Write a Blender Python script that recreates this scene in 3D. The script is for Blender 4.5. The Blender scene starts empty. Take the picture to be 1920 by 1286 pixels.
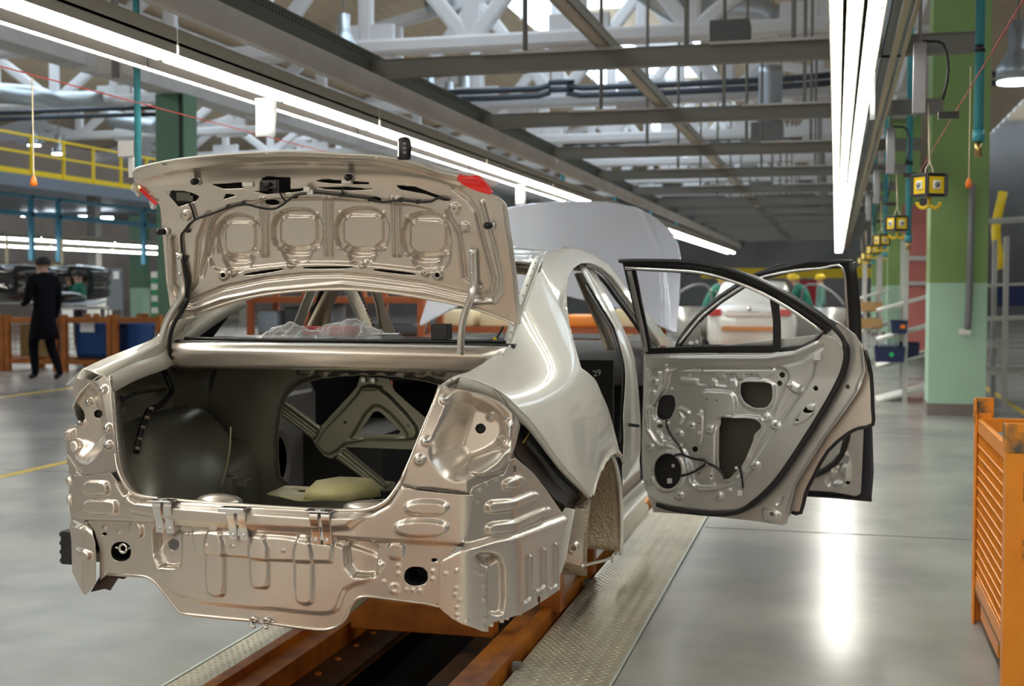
import bpy, math, random
import numpy as np
random.seed(7); rng=np.random.default_rng(7)
SC=bpy.context.scene; COL=SC.collection
R=math.radians
# ---------------------------------------------------------------- camera, sky, exposure
H=1.4; F=2362.0                      # eye height above the car's datum, focal length for a 1920 px wide frame
TH=math.atan2(608*math.cos(R(2.497)),F); PH=math.atan(103/F)
RT=np.array([math.cos(TH),math.sin(TH),0.0])
FW=np.array([-math.sin(TH)*math.cos(PH),math.cos(TH)*math.cos(PH),-math.sin(PH)])
UP=np.cross(RT,FW); CAM=np.array([0,0,H])
cd=bpy.data.cameras.new('camera'); cam=bpy.data.objects.new('camera',cd); COL.objects.link(cam)
cam.location=(0,0,H); cam.rotation_euler=(R(90)-PH,0,TH)
cd.sensor_width=36; cd.lens=F/1920*36; cd.clip_end=300; cd.clip_start=.05
cd.dof.use_dof=True; cd.dof.focus_distance=4.3; cd.dof.aperture_fstop=3.6
SC.camera=cam
SC.view_settings.view_transform='Standard'; SC.view_settings.look='None'
SC.view_settings.gamma=1; SC.view_settings.exposure=0.30; SC.view_settings.use_curve_mapping=False
wd=bpy.data.worlds.new('world'); SC.world=wd; wd.use_nodes=True
wd.node_tree.nodes['Background'].inputs[0].default_value=(1.0,.86,.70,1)
wd.node_tree.nodes['Background'].inputs[1].default_value=.70
TUBE=21.0          # strength of the fluorescent tubes
SKYL=1.9           # strength of the skylight panes
FZ=-0.10           # floor level
XC,Y0=-1.735,3.6   # car: centre line and rear face
# ---------------------------------------------------------------- materials
M={}
def mat(name,col,metal=0,rough=.5,coat=0,emit=None,es=0,bump=0,bscale=40,noise=0,nscale=4,alpha=None,trans=0,spec=.5,col2=None,stretch=None):
    if name in M: return M[name]
    m=bpy.data.materials.new(name); m.use_nodes=True; nt=m.node_tree; b=nt.nodes['Principled BSDF']
    b.inputs['Base Color'].default_value=(*col,1); b.inputs['Metallic'].default_value=metal; b.inputs['Roughness'].default_value=rough
    b.inputs['Coat Weight'].default_value=coat; b.inputs['Coat Roughness'].default_value=.04
    b.inputs['Specular IOR Level'].default_value=spec
    if emit: b.inputs['Emission Color'].default_value=(*emit,1); b.inputs['Emission Strength'].default_value=es
    if trans: b.inputs['Transmission Weight'].default_value=trans
    if alpha is not None: b.inputs['Alpha'].default_value=alpha
    if noise or bump:
        tc=nt.nodes.new('ShaderNodeTexCoord'); src=tc.outputs['Object']
        if stretch:
            mp=nt.nodes.new('ShaderNodeMapping'); mp.inputs['Scale'].default_value=stretch; nt.links.new(src,mp.inputs[0]); src=mp.outputs[0]
    if noise:
        n=nt.nodes.new('ShaderNodeTexNoise'); n.inputs['Scale'].default_value=nscale; n.inputs['Detail'].default_value=5; nt.links.new(src,n.inputs['Vector'])
        r=nt.nodes.new('ShaderNodeValToRGB'); c2=col2 or tuple(c*(1-noise) for c in col)
        r.color_ramp.elements[0].color=(*c2,1); r.color_ramp.elements[0].position=.35
        r.color_ramp.elements[1].color=(*col,1); r.color_ramp.elements[1].position=.62
        nt.links.new(n.outputs['Fac'],r.inputs[0]); nt.links.new(r.outputs[0],b.inputs['Base Color'])
    if bump:
        n2=nt.nodes.new('ShaderNodeTexNoise'); n2.inputs['Scale'].default_value=bscale; nt.links.new(src,n2.inputs['Vector'])
        bp=nt.nodes.new('ShaderNodeBump'); bp.inputs['Strength'].default_value=bump; bp.inputs['Distance'].default_value=.01
        nt.links.new(n2.outputs['Fac'],bp.inputs['Height']); nt.links.new(bp.outputs[0],b.inputs['Normal'])
    M[name]=m; return m
SILVER=mat('silver_panel_paint',(.68,.62,.55),.72,.27)
PAINT=mat('pearl_body_paint',(.83,.81,.735),.10,.32,coat=1)
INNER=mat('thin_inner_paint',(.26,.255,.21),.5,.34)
BRACE=mat('olive_primer',(.20,.20,.15),.5,.36)
DOORIN=mat('door_inner_paint',(.60,.60,.58),.62,.28)
HOODM=mat('hood_white_paint',(.62,.66,.77),.12,.25,coat=1)
CHROME=mat('bright_trim',(.80,.80,.80),1,.22)
HINGE=mat('hinge_silver_paint',(.72,.71,.68),.75,.28)
BLACK=mat('black_rubber',(.010,.010,.011),0,.45)
BLKP=mat('black_plastic',(.016,.016,.017),0,.35)
CABIN=mat('cabin_black',(.012,.012,.012),0,.7)  # black tone stands in for shade in the cabin and behind openings
BEIGE=mat('beige_trim',(.52,.45,.34),0,.6)
LINER=mat('bumpy_underseal',(.40,.32,.22),.35,.35,bump=.9,bscale=70)
RED=mat('red_lamp',(.75,.01,.012),0,.15,coat=.6,emit=(1,.02,.02),es=.12)
SEAL=mat('sealant',(.42,.36,.25),.1,.55)
TAN=mat('tan_pad',(.55,.50,.25),.1,.5,noise=.25,nscale=9)
WHITE=mat('white_plastic',(.80,.79,.74),0,.45)
PAPER=mat('paper',(.82,.83,.85),0,.8)
YEL=mat('yellow_plastic',(.85,.60,.02),0,.4)
CLOUDY=mat('cloudy_film',(.90,.90,.92),0,.35,alpha=.62)
FILM=mat('clear_film',(.92,.93,.96),0,.10,trans=.0,alpha=.28,spec=.9)
# ---------------------------------------------------------------- mesh helpers
def link(o,parent=None,label=None,cat=None,group=None,kind=None):
    COL.objects.link(o)
    if parent is not None: o.parent=parent
    return tag(o,label,cat,group,kind)
def tag(o,label=None,cat=None,group=None,kind=None):
    if label: o['label']=label
    if cat: o['category']=cat
    if group: o['group']=group
    if kind: o['kind']=kind
    return o
def empty(name,loc,label=None,cat=None,group=None,kind=None):
    o=bpy.data.objects.new(name,None); o.empty_display_size=.1; o.location=loc
    bpy.context.view_layer.update() if False else None
    return link(o,None,label,cat,group,kind)
def wparent(o,parent):
    """parent a mesh whose vertices are in world space to an empty at its own place"""
    o.parent=parent
    p=parent; off=np.zeros(3)
    while p is not None: off=off+np.array(p.location); p=p.parent
    o.location=tuple(np.array(o.location)-off); return o
def mesh(name,v,f,m,parent=None,smooth=True,label=None,cat=None,group=None,kind=None,bevel=0,solid=0,auto=None):
    me=bpy.data.meshes.new(name); me.from_pydata([tuple(map(float,p)) for p in v],[],[tuple(map(int,q)) for q in f]); me.validate(); me.update()
    if isinstance(m,(list,tuple)):
        for q in m: me.materials.append(q)
    else: me.materials.append(m)
    if smooth: me.polygons.foreach_set('use_smooth',[True]*len(me.polygons))
    o=bpy.data.objects.new(name,me)
    if solid:
        s=o.modifiers.new('thick','SOLIDIFY'); s.thickness=solid; s.offset=-1
    if bevel:
        b=o.modifiers.new('bev','BEVEL'); b.width=bevel; b.segments=2; b.limit_method='ANGLE'
    link(o,None,label,cat,group,kind)
    if parent is not None: wparent(o,parent)
    return o
class MB:
    def __init__(s): s.v=[]; s.f=[]; s.mi=[]; s.cut=[]
    def add(s,v,f,mi=0):
        n=len(s.v); s.cut.append((n,len(s.f))); s.v+= [tuple(p) for p in v]; s.f+=[tuple(i+n for i in q) for q in f]; s.mi+=[mi]*len(f); return s
    def box(s,c,d,rz=0,mi=0,rx=0):
        hx,hy,hz=d[0]/2,d[1]/2,d[2]/2; P=np.array([(x,y,z) for z in (-hz,hz) for y in (-hy,hy) for x in (-hx,hx)])
        if rx: P=P@np.array([[1,0,0],[0,math.cos(rx),math.sin(rx)],[0,-math.sin(rx),math.cos(rx)]])
        cs,sn=math.cos(rz),math.sin(rz); P=P@np.array([[cs,sn,0],[-sn,cs,0],[0,0,1]])+np.array(c)
        return s.add(P,[(0,2,3,1),(4,5,7,6),(0,1,5,4),(2,6,7,3),(0,4,6,2),(1,3,7,5)],mi)
    def b2(s,lo,hi,mi=0):
        return s.box([(a+b)/2 for a,b in zip(lo,hi)],[abs(b-a) for a,b in zip(lo,hi)],0,mi)
    def cyl(s,p0,p1,r0,r1=None,n=12,mi=0,cap=True):
        r1=r0 if r1 is None else r1; p0=np.array(p0,float);p1=np.array(p1,float); d=p1-p0; d/=np.linalg.norm(d)+1e-12
        a=np.cross(d,(0,0,1) if abs(d[2])<.9 else (1,0,0)); a/=np.linalg.norm(a); b=np.cross(d,a)
        V=[];
        for p,r in ((p0,r0),(p1,r1)):
            for i in range(n):
                t=2*math.pi*i/n; V.append(p+r*(math.cos(t)*a+math.sin(t)*b))
        Fc=[(i,(i+1)%n,n+(i+1)%n,n+i) for i in range(n)]
        if cap: Fc+=[tuple(range(n))[::-1],tuple(range(n,2*n))]
        return s.add(V,Fc,mi)
    def tube(s,path,r,n=8,mi=0,sm=3):
        P=np.array(path,float)
        if sm>1 and len(P)>2: P=crom(P,sm)
        d=np.gradient(P,axis=0); d/=np.linalg.norm(d,axis=1)[:,None]+1e-12
        a=np.cross(d[0],(0,0,1) if abs(d[0][2])<.9 else (1,0,0)); a/=np.linalg.norm(a)
        V=[]
        for i in range(len(P)):
            a=a-d[i]*(a@d[i]); a/=np.linalg.norm(a); b=np.cross(d[i],a)
            rr=r[i*len(r)//len(P)] if hasattr(r,'__len__') else r
            V+= [P[i]+rr*(math.cos(2*math.pi*k/n)*a+math.sin(2*math.pi*k/n)*b) for k in range(n)]
        Fc=[(i*n+k,i*n+(k+1)%n,(i+1)*n+(k+1)%n,(i+1)*n+k) for i in range(len(P)-1) for k in range(n)]
        Fc+=[tuple(range(n))[::-1],tuple(range((len(P)-1)*n,len(P)*n))]
        return s.add(V,Fc,mi)
    def bar(s,path,w,t,side,mi=0,sm=3):
        """flat bar swept along a path: w wide along side, t thick"""
        P=np.array(path,float)
        if sm>1 and len(P)>2: P=crom(P,sm)
        d=np.gradient(P,axis=0); d/=np.linalg.norm(d,axis=1)[:,None]+1e-12; V=[]
        for i in range(len(P)):
            a=np.array(side,float); a=a-d[i]*(a@d[i]); a/=np.linalg.norm(a); b=np.cross(d[i],a)
            V+=[P[i]+x*w/2*a+y*t/2*b for x,y in ((-1,-.6),(-.8,-1),(.8,-1),(1,-.6),(1,.6),(.8,1),(-.8,1),(-1,.6))]
        n=8
        Fc=[(i*n+k,i*n+(k+1)%n,(i+1)*n+(k+1)%n,(i+1)*n+k) for i in range(len(P)-1) for k in range(n)]
        Fc+=[tuple(range(n))[::-1],tuple(range((len(P)-1)*n,len(P)*n))]
        return s.add(V,Fc,mi)
    def strip(s,A,B,mi=0):
        n=len(A); return s.add(list(A)+list(B),[(i,i+1,n+i+1,n+i) for i in range(n-1)],mi)
    def loft(s,rings,closed=True,cap=True,mi=0):
        n=len(rings[0]); V=[p for r in rings for p in r]
        Fc=[(i*n+k,i*n+(k+1)%n,(i+1)*n+(k+1)%n,(i+1)*n+k) for i in range(len(rings)-1) for k in range(n if closed else n-1)]
        if cap: Fc+=[tuple(range(n))[::-1],tuple(range((len(rings)-1)*n,len(rings)*n))]
        return s.add(V,Fc,mi)
    def ball(s,c,r,n=10,mi=0):
        r=np.array(r if hasattr(r,'__len__') else (r,r,r),float); rings=[]
        for i in range(n//2+1):
            ph=math.pi*(i/(n//2)); ph=min(max(ph,.05),math.pi-.05)
            rings.append([np.array(c)+r*np.array((math.sin(ph)*math.cos(2*math.pi*k/n),math.sin(ph)*math.sin(2*math.pi*k/n),math.cos(ph))) for k in range(n)])
        return s.loft(rings,mi=mi)
    def each(s,name,m,parent=None,smooth=False,per=1,**kw):
        """one object for every `per` shapes that were added"""
        out=[]; n=len(s.cut)
        for i in range(0,n,per):
            a=s.cut[i]; e=s.cut[i+per] if i+per<n else (len(s.v),len(s.f))
            out.append(mesh(name,s.v[a[0]:e[0]],[tuple(k-a[0] for k in q) for q in s.f[a[1]:e[1]]],m,parent,smooth,**kw))
        return out
    def build(s,name,m,parent=None,smooth=False,bevel=0,solid=0,**kw):
        o=mesh(name,s.v,s.f,m,parent,smooth,bevel=bevel,solid=solid,**kw)
        if isinstance(m,(list,tuple)): o.data.polygons.foreach_set('material_index',s.mi)
        return o
def crom(P,k=4,closed=False):
    P=np.array(P,float); n=len(P); out=[]
    Q=np.vstack([P[-1:],P,P[:2]]) if closed else np.vstack([2*P[0]-P[1],P,2*P[-1]-P[-2]])
    for i in range(n if closed else n-1):
        p0,p1,p2,p3=Q[i],Q[i+1],Q[i+2],Q[i+3]
        for j in range(k):
            t=j/k; out.append(.5*((2*p1)+(-p0+p2)*t+(2*p0-5*p1+4*p2-p3)*t*t+(-p0+3*p1-3*p2+p3)*t**3))
    if not closed: out.append(P[-1])
    return np.array(out)
def rnd(P,k=2,w=.25):
    """Chaikin corner rounding of a closed polygon"""
    P=np.array(P,float)
    for _ in range(k):
        N=np.roll(P,-1,0); P=np.stack([P*(1-w)+N*w,P*w+N*(1-w)],1).reshape(-1,P.shape[1])
    return P
def ell(c,rx,ry=None,n=24):
    ry=rx if ry is None else ry; return np.array([(c[0]+rx*math.cos(2*math.pi*i/n),c[1]+ry*math.sin(2*math.pi*i/n)) for i in range(n)])
def rect(x0,y0,x1,y1): return [(x0,y0),(x1,y0),(x1,y1),(x0,y1)]
def sst(x): x=np.clip(x,0,1); return x*x*(3-2*x)
def spl(x,s=.05): return s*np.logaddexp(0,np.asarray(x)/s)
# ---------------------------------------------------------------- pressed sheet metal
def ray(u,v):
    u=np.asarray(u,float); v=np.asarray(v,float)
    return FW+((u-960)/F)[...,None]*RT-((v-643)/F)[...,None]*UP
def atY(u,v,Y): r=ray(u,v); return CAM+r*(Y/r[...,1])[...,None]
def atX(u,v,X): r=ray(u,v); return CAM+r*(X/r[...,0])[...,None]
def atZ(u,v,Z): r=ray(u,v); return CAM+r*((Z-H)/r[...,2])[...,None]
def wpt(x,y,z): return np.array([XC+x,Y0+y,z])
class Surf:
    """height field h(a,b) over a plane: origin o, axes ea, eb, normal n (towards the side that shows)"""
    def __init__(s,o,ea,eb,n,h=lambda a,b:0*a,t=(2.5,12)):
        s.o,s.ea,s.eb,s.n=[np.array(q,float) for q in (o,ea,eb,n)]; s.h=h; s.t=t
    def pt(s,A,B,off=0.0):
        A=np.asarray(A,float);B=np.asarray(B,float); k=s.h(A,B)+off
        return s.o+A[...,None]*s.ea+B[...,None]*s.eb+k[...,None]*s.n
    def g(s,p):
        q=p-s.o; a=q@s.ea; b=q@s.eb; return q@s.n-s.h(a,b)
    def px(s,uv):
        uv=np.array(uv,float); r=ray(uv[:,0],uv[:,1]); ts=np.linspace(s.t[0],s.t[1],300)
        G=np.array([s.g(CAM+r*t) for t in ts]); ch=np.sign(G[:-1])!=np.sign(G[1:])
        i=np.where(ch.any(0),ch.argmax(0),np.abs(G[:-1]).argmin(0)); j=np.arange(len(uv))
        a=ts[i].copy(); b=ts[i+1].copy(); ga=np.sign(G[i,j])
        for _ in range(30):
            m=(a+b)/2; sg=np.sign(s.g(CAM+r*m[:,None])); k=sg==ga; a=np.where(k,m,a); b=np.where(k,b,m)
        q=CAM+r*a[:,None]-s.o; return np.stack([q@s.ea,q@s.eb],1)
    def P(s,uv,off=0.0):
        ab=s.px(uv); return s.pt(ab[:,0],ab[:,1],off)
class Prof(Surf):
    """vertical sheet that follows a plan polyline; a = length along it"""
    def __init__(s,pl,r=.02):
        s.pl=np.array(pl,float); d=np.diff(s.pl,axis=0); L=np.linalg.norm(d,axis=1); s.L=np.concatenate([[0],np.cumsum(L)])
        a=np.arange(0,s.L[-1],.004); xy=np.stack([np.interp(a,s.L,s.pl[:,0]),np.interp(a,s.L,s.pl[:,1])],1)
        k=max(1,int(r/.004)); w=np.hanning(2*k+3)[1:-1]; w/=w.sum()
        pad=lambda q:np.concatenate([q[0]+(q[0]-q[1])*np.arange(len(w)//2,0,-1),q,q[-1]+(q[-1]-q[-2])*np.arange(1,len(w)//2+1)])
        s.a=a; s.xy=np.stack([np.convolve(pad(xy[:,i]),w,'valid') for i in (0,1)],1)
        t=np.gradient(s.xy,axis=0); t/=np.linalg.norm(t,axis=1)[:,None]; s.nn=np.stack([t[:,1],-t[:,0]],1)
    def pt(s,A,B,off=0.0):
        A=np.asarray(A,float);B=np.asarray(B,float); off=off+0*A
        x=np.interp(A,s.a,s.xy[:,0])+off*np.interp(A,s.a,s.nn[:,0]); y=np.interp(A,s.a,s.xy[:,1])+off*np.interp(A,s.a,s.nn[:,1])
        return np.stack([x,y,B],-1)
    def px(s,uv):
        out=[]
        for u,v in uv:
            r=ray(np.array(u),np.array(v)); best=None
            for i in range(len(s.pl)-1):
                p,q=s.pl[i],s.pl[i+1]; d=q-p; n=np.array([d[1],-d[0]]); t=((p-CAM[:2])@n)/(r[:2]@n)
                if t<=0: continue
                h=CAM+r*t; k=((h[:2]-p)@d)/(d@d); c=max(0,-k,k-1)
                c=0 if c<1e-6 else c
                if best is None or (c,t)<best[0]: best=((c,t),s.L[i]+min(max(k,-.3),1.3)*np.linalg.norm(d),h[2])
            out.append(best[1:])
        return np.array(out)
def sd(P,poly):
    """signed distance, positive inside"""
    poly=np.array(poly,float); Q=np.roll(poly,-1,0); d=np.full(len(P),1e9); ins=np.zeros(len(P),bool)
    for a,b in zip(poly,Q):
        e=b-a; w=P-a; t=np.clip((w@e)/(e@e+1e-18),0,1); x=w-t[:,None]*e; d=np.minimum(d,(x*x).sum(1))
        c=((a[1]<=P[:,1])&(b[1]>P[:,1]))|((b[1]<=P[:,1])&(a[1]>P[:,1]))
        if e[1]!=0: ins^= c&(P[:,0]<a[0]+(P[:,1]-a[1])/e[1]*e[0])
    d=np.sqrt(d); return np.where(ins,d,-d)
def dl(P,line):
    line=np.array(line,float); d=np.full(len(P),1e9)
    for a,b in zip(line[:-1],line[1:]):
        e=b-a; w=P-a; t=np.clip((w@e)/(e@e+1e-18),0,1); x=w-t[:,None]*e; d=np.minimum(d,(x*x).sum(1))
    return np.sqrt(d)
def pad(poly,amp,w=.008,k=1): return ('pad',rnd(poly,k) if k else np.array(poly,float),amp,w)
def bead(line,amp,w=.006): return ('bead',np.array(line,float),amp,w)
def offs(P,feats):
    o=np.zeros(len(P))
    for kind,q,amp,w in feats:
        lo=q.min(0)-w*2; hi=q.max(0)+w*2; m=((P>lo)&(P<hi)).all(1)
        if not m.any(): continue
        amp=amp*1.3; w=w*.72
        if kind=='pad': o[m]+=amp*sst(sd(P[m],q)/w+.5)
        else: o[m]+=amp*np.exp(-(dl(P[m],q)/w)**2)
    return o
def sheet(name,S,outline,m,parent=None,holes=(),feats=(),res=.005,solid=.0016,off=0.0,**kw):
    outline=np.array(outline,float); lo=outline.min(0)-res*1.01; hi=outline.max(0)+res*1.01
    na=int((hi[0]-lo[0])/res)+2; nb=int((hi[1]-lo[1])/res)+2
    A,B=np.meshgrid(lo[0]+res*np.arange(na),lo[1]+res*np.arange(nb),indexing='ij'); P=np.stack([A.ravel(),B.ravel()],1)
    D=sd(P,outline)
    for h in holes:
        h=np.array(h,float); l2=h.min(0)-.03; h2=h.max(0)+.03; k=((P>l2)&(P<h2)).all(1)
        if k.any(): D[k]=np.minimum(D[k],-sd(P[k],h))
    D=np.where(np.abs(D)<res*.02,res*.02,D); pos=D>0; idx=lambda i,j:i*nb+j
    I,J=np.meshgrid(np.arange(na-1),np.arange(nb-1),indexing='ij'); I=I.ravel();J=J.ravel()
    q=np.stack([idx(I,J),idx(I+1,J),idx(I+1,J+1),idx(I,J+1)],1); c=pos[q].sum(1)
    used=-np.ones(len(P),int); k=np.unique(q[c>0][pos[q[c>0]]]); used[k]=np.arange(len(k)); V=[P[k]]; nv=len(k); ex=[]; em={}
    faces=[tuple(x) for x in used[q[c==4]]]
    for x in q[(c>0)&(c<4)]:
        poly=[]
        for i in range(4):
            a,b=int(x[i]),int(x[(i+1)%4])
            if pos[a]: poly.append(used[a])
            if pos[a]!=pos[b]:
                key=(min(a,b),max(a,b))
                if key not in em:
                    t=D[a]/(D[a]-D[b]); em[key]=nv+len(ex); ex.append(P[a]+t*(P[b]-P[a]))
                poly.append(em[key])
        if len(poly)>=3: faces.append(tuple(poly))
    if ex: V.append(np.array(ex))
    V=np.vstack(V); W=S.pt(V[:,0],V[:,1],offs(V,feats)+off)
    return mesh(name,W,faces,m,parent,True,solid=solid,**kw)
# ================================================================ the hall
# ---- floor
def concrete():
    m=bpy.data.materials.new('polished_concrete'); m.use_nodes=True; nt=m.node_tree; N=nt.nodes; L=nt.links; b=N['Principled BSDF']
    tc=N.new('ShaderNodeTexCoord'); n1=N.new('ShaderNodeTexNoise'); n1.inputs['Scale'].default_value=.8; n1.inputs['Detail'].default_value=4; n1.inputs['Roughness'].default_value=.55
    L.new(tc.outputs['Object'],n1.inputs['Vector'])
    r=N.new('ShaderNodeValToRGB'); r.color_ramp.elements[0].color=(.25,.25,.245,1); r.color_ramp.elements[0].position=.35; r.color_ramp.elements[1].color=(.43,.42,.39,1); r.color_ramp.elements[1].position=.68
    L.new(n1.outputs['Fac'],r.inputs[0]); L.new(r.outputs[0],b.inputs['Base Color'])
    n2=N.new('ShaderNodeTexNoise'); n2.inputs['Scale'].default_value=1.7; n2.inputs['Detail'].default_value=6; L.new(tc.outputs['Object'],n2.inputs['Vector'])
    b.inputs['Roughness'].default_value=.24
    bp=N.new('ShaderNodeBump'); bp.inputs['Strength'].default_value=.04; bp.inputs['Distance'].default_value=.01; L.new(n2.outputs['Fac'],bp.inputs['Height']); L.new(bp.outputs[0],b.inputs['Normal'])
    b.inputs['Specular IOR Level'].default_value=.6
    return m
CONC=concrete()
PX0,PX1=-2.44,-.80          # track slot between the outer edges of the tread plates
b=MB(); b.b2((-40,-8,FZ-.2),(PX0,70,FZ)).b2((PX1,-8,FZ-.2),(24,70,FZ)); floor=b.build('floor',CONC,None,kind='structure')
YLM=mat('yellow_floor_paint',(.80,.55,.02),0,.4,noise=.25,nscale=8)
for x in (-6.42,-11.1,2.2): MB().b2((x-.04,-2,FZ),(x+.04,60,FZ+.003)).build('floor_line',YLM,floor)
JM=mat('floor_joint',(.10,.10,.10),0,.8)
for y in (7.9,13.5,20.5): MB().b2((PX1+.02,y,FZ-.01),(24,y+.008,FZ+.002)).build('floor_joint',JM,floor)
for y in (9.0,15.0): MB().b2((-40,y,FZ-.01),(PX0-.02,y+.008,FZ+.002)).build('floor_joint',JM,floor)
# ---- conveyor track with skid rails and tread plates
ORG=mat('skid_orange_paint',(.78,.27,.03),.05,.45,noise=.45,nscale=7,col2=(.48,.14,.02))
DRK=mat('oily_brown_steel',(.10,.045,.018),.1,.5,noise=.5,nscale=10)
TRD=mat('cream_tread_plate',(.60,.55,.42),.35,.34,noise=.2,nscale=3)
tk=empty('conveyor_track',(XC,4,FZ),'sunken conveyor track with orange rails between cream tread plates under the car','conveyor')
MB().b2((PX0,-6,FZ-.42),(PX1,60,FZ-.40)).build('pit_floor',mat('pit_black',(.02,.014,.010),0,.7),tk)
b=MB(); b.b2((PX0-.01,-6,FZ-.42),(PX0,60,FZ-.003)); b.b2((PX1,-6,FZ-.42),(PX1+.01,60,FZ-.003)); b.each('pit_wall',M['pit_black'],tk)
RX=((-1.39,-1.235),(-2.235,-2.08))
for i,(a,c) in enumerate(RX):
    o_=(a,c) if i==0 else (c,a); inner,outer=o_
    sgn=1 if i==0 else -1
    prof=[(inner-.0*sgn,FZ+.015),(outer-.05*sgn,FZ+.015),(outer-.05*sgn,FZ+.045),(outer,FZ+.045),(outer,FZ-.10),(outer-.02*sgn,FZ-.25),(inner,FZ-.25)]
    b=MB(); b.loft([[(x,y,z) for x,z in prof] for y in (-5,60)]); b.build('skid_rail',ORG,tk)
    b=MB(); b.b2((min(inner-.17*sgn,inner),-5,FZ-.10),(max(inner-.17*sgn,inner),60,FZ-.075)); b.build('inner_rail',DRK,tk)
    b=MB()
    for y in np.arange(2.2,9,.21): b.cyl((inner-.05*sgn,y,FZ-.075),(inner-.05*sgn,y,FZ-.067),.014,n=6)
    b.each('rail_bolt',ORG,tk)
    pl0,pl1=(outer+.035*sgn,PX1 if i==0 else PX0)
    MB().b2((min(pl0,pl1),-6,FZ-.02),(max(pl0,pl1),60,FZ+.006)).build('tread_plate',TRD,tk)
    xs=np.arange(min(pl0,pl1)+.02,max(pl0,pl1)-.012,.030); V=[];Fc=[]
    for r_,y in enumerate(np.arange(1.5,11,.024)):
        for c_,x in enumerate(xs):
            x2=x+(.015 if r_%2 else 0)
            if x2>max(pl0,pl1)-.012: continue
            s=1 if (r_//1+c_)%2 else -1; dx,dy=.0105*s,.0065; px,py=-.0026*s*0-.002*s,.004
            n=len(V); z=FZ+.006
            V+=[(x2-dx,y-dy,z),(x2+px,y-py,z),(x2+dx,y+dy,z),(x2-px,y+py,z),(x2,y,z+.0028)]; Fc+=[(n,n+1,n+4),(n+1,n+2,n+4),(n+2,n+3,n+4),(n+3,n,n+4)]
    mesh('tread_lozenges',V,Fc,TRD,tk,False,kind='stuff')
    MB().b2((pl1-.012 if i==0 else pl1,-6,FZ),(pl1 if i==0 else pl1+.012,60,FZ+.010)).build('plate_edge',mat('pale_edge',(.55,.60,.55),.2,.4),tk)
    b=MB()
    for y in (3.6,4.75,6.2,8.2): b.cyl((outer+.02*sgn,y,FZ+.0),(outer+.02*sgn+.03,y,FZ+.0),.032,n=16)
    b.each('guide_roller',mat('roller_grey',(.22,.22,.20),.3,.5),tk)
sk=empty('body_skid',(XC,5.5,FZ),'orange steel skid cross frame carrying the car body over the track','skid')
for y,z in ((5.15,.16),(6.3,.16)): MB().b2((RX[1][1]+.02,y,FZ+.0),(RX[0][0]-.02,y+.10,FZ+.13)).build('cross_member',ORG,sk,bevel=.006)
b=MB()
for x in (-1.25,-2.20):
    for y in (5.6,6.4): b.b2((x-.05,y-.04,FZ+.02),(x+.05,y+.04,.33 if y<5 else .36))
b.each('support_post',ORG,sk,bevel=.004)
# ---- ceiling, trusses, skylights
ROOF=mat('beige_roof_boards',(.60,.48,.34),0,.8,noise=.15,nscale=2,stretch=(6,.3,1))
TRW=mat('white_truss_paint',(.74,.74,.77),0,.6)
CON=mat('pale_concrete',(.62,.60,.60),0,.8,noise=.12,nscale=2)
SKY=mat('skylight_pane',(.8,.9,1),0,.5,emit=(.80,.92,1.0),es=SKYL)
bays=((-25.3,-12.0),(-12.0,1.3),(1.3,14.6))
b=MB()
for x0,x1 in bays:
    xm=(x0+x1)/2
    b.b2((x0,-8,6.25),(x0+.01,70,6.26))
    for sx,xe in ((-1,x0),(1,x1)):
        P0=(xe,6.2);P1=(xm+sx*1.9,7.75)
        b.add([(P0[0],-8,P0[1]),(P1[0],-8,P1[1]),(P1[0],70,P1[1]),(P0[0],70,P0[1]),(P0[0],-8,P0[1]+.15),(P1[0],-8,P1[1]+.15),(P1[0],70,P1[1]+.15),(P0[0],70,P0[1]+.15)],[(0,1,2,3),(7,6,5,4),(0,4,5,1),(2,6,7,3),(1,5,6,2),(0,3,7,4)])
    b.b2((xm-2.1,-8,9.3),(xm+2.1,70,9.4))
ceil=b.build('ceiling',ROOF,None,kind='structure')
wn=1
for x0,x1 in bays:
    xm=(x0+x1)/2
    for sx in (-1,1):
        w=MB().b2((xm+sx*1.9-.01,-8,7.75),(xm+sx*1.9+.01,70,9.3)).build('window_%d'%wn,SKY,None,kind='structure'); wn+=1
        b=MB()
        for y in np.arange(8,60,1.5): b.b2((xm+sx*1.88-.05,y,7.7),(xm+sx*1.88+.05,y+.07,9.3))
        b.each('mullion',TRW,w)
    if x1<5:
        for y in np.arange(12.5,45,6.1):
            w=MB().b2((xm-1.5,y+1.2,9.27),(xm+1.5,y+4.6,9.29)).build('window_%d'%wn,SKY,None,kind='structure'); wn+=1
def truss(x0,x1,y,zb=5.06):
    b=MB(); xm=(x0+x1)/2; top=lambda x:6.05+1.45*(1-abs(x-xm)/((x1-x0)/2)); W=.22
    def bar(p,q,w=.20): 
        p=np.array((p[0],y,p[1]));q=np.array((q[0],y,q[1])); b.bar([p,q],w,.22,(0,1,0),sm=1)
    bar((x0,zb),(x1,zb),.30); bar((x0,top(x0)),(xm,top(xm))); bar((xm,top(xm)),(x1,top(x1)))
    xs=np.linspace(x0,x1,9)
    for i,x in enumerate(xs):
        if i not in (0,8): bar((x,zb),(x,top(x)),.14)
        if i<8: bar((x,zb),(xs[i+1],top(xs[i+1])),.15) if (i%2==0) else bar((x,top(x)),(xs[i+1],zb),.15)
    for x in xs[1:-1:2]: b.b2((x-.45,y-.06,zb-.18),(x+.45,y+.06,zb+.35))
    b.build('roof_truss',TRW,ceil)
for y in (18.3,24.4,30.5,36.6,42.7,48.8):
    truss(-12,1.3,y); 
for y in (21.3,27.4,33.5,39.6,45.7): truss(-25.3,-12,y,5.95)
for x in (-12.0,1.32): MB().b2((x-.25,-2,5.0),(x+.25,68,6.2)).build('roof_beam',CON,ceil)
b=MB()
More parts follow.
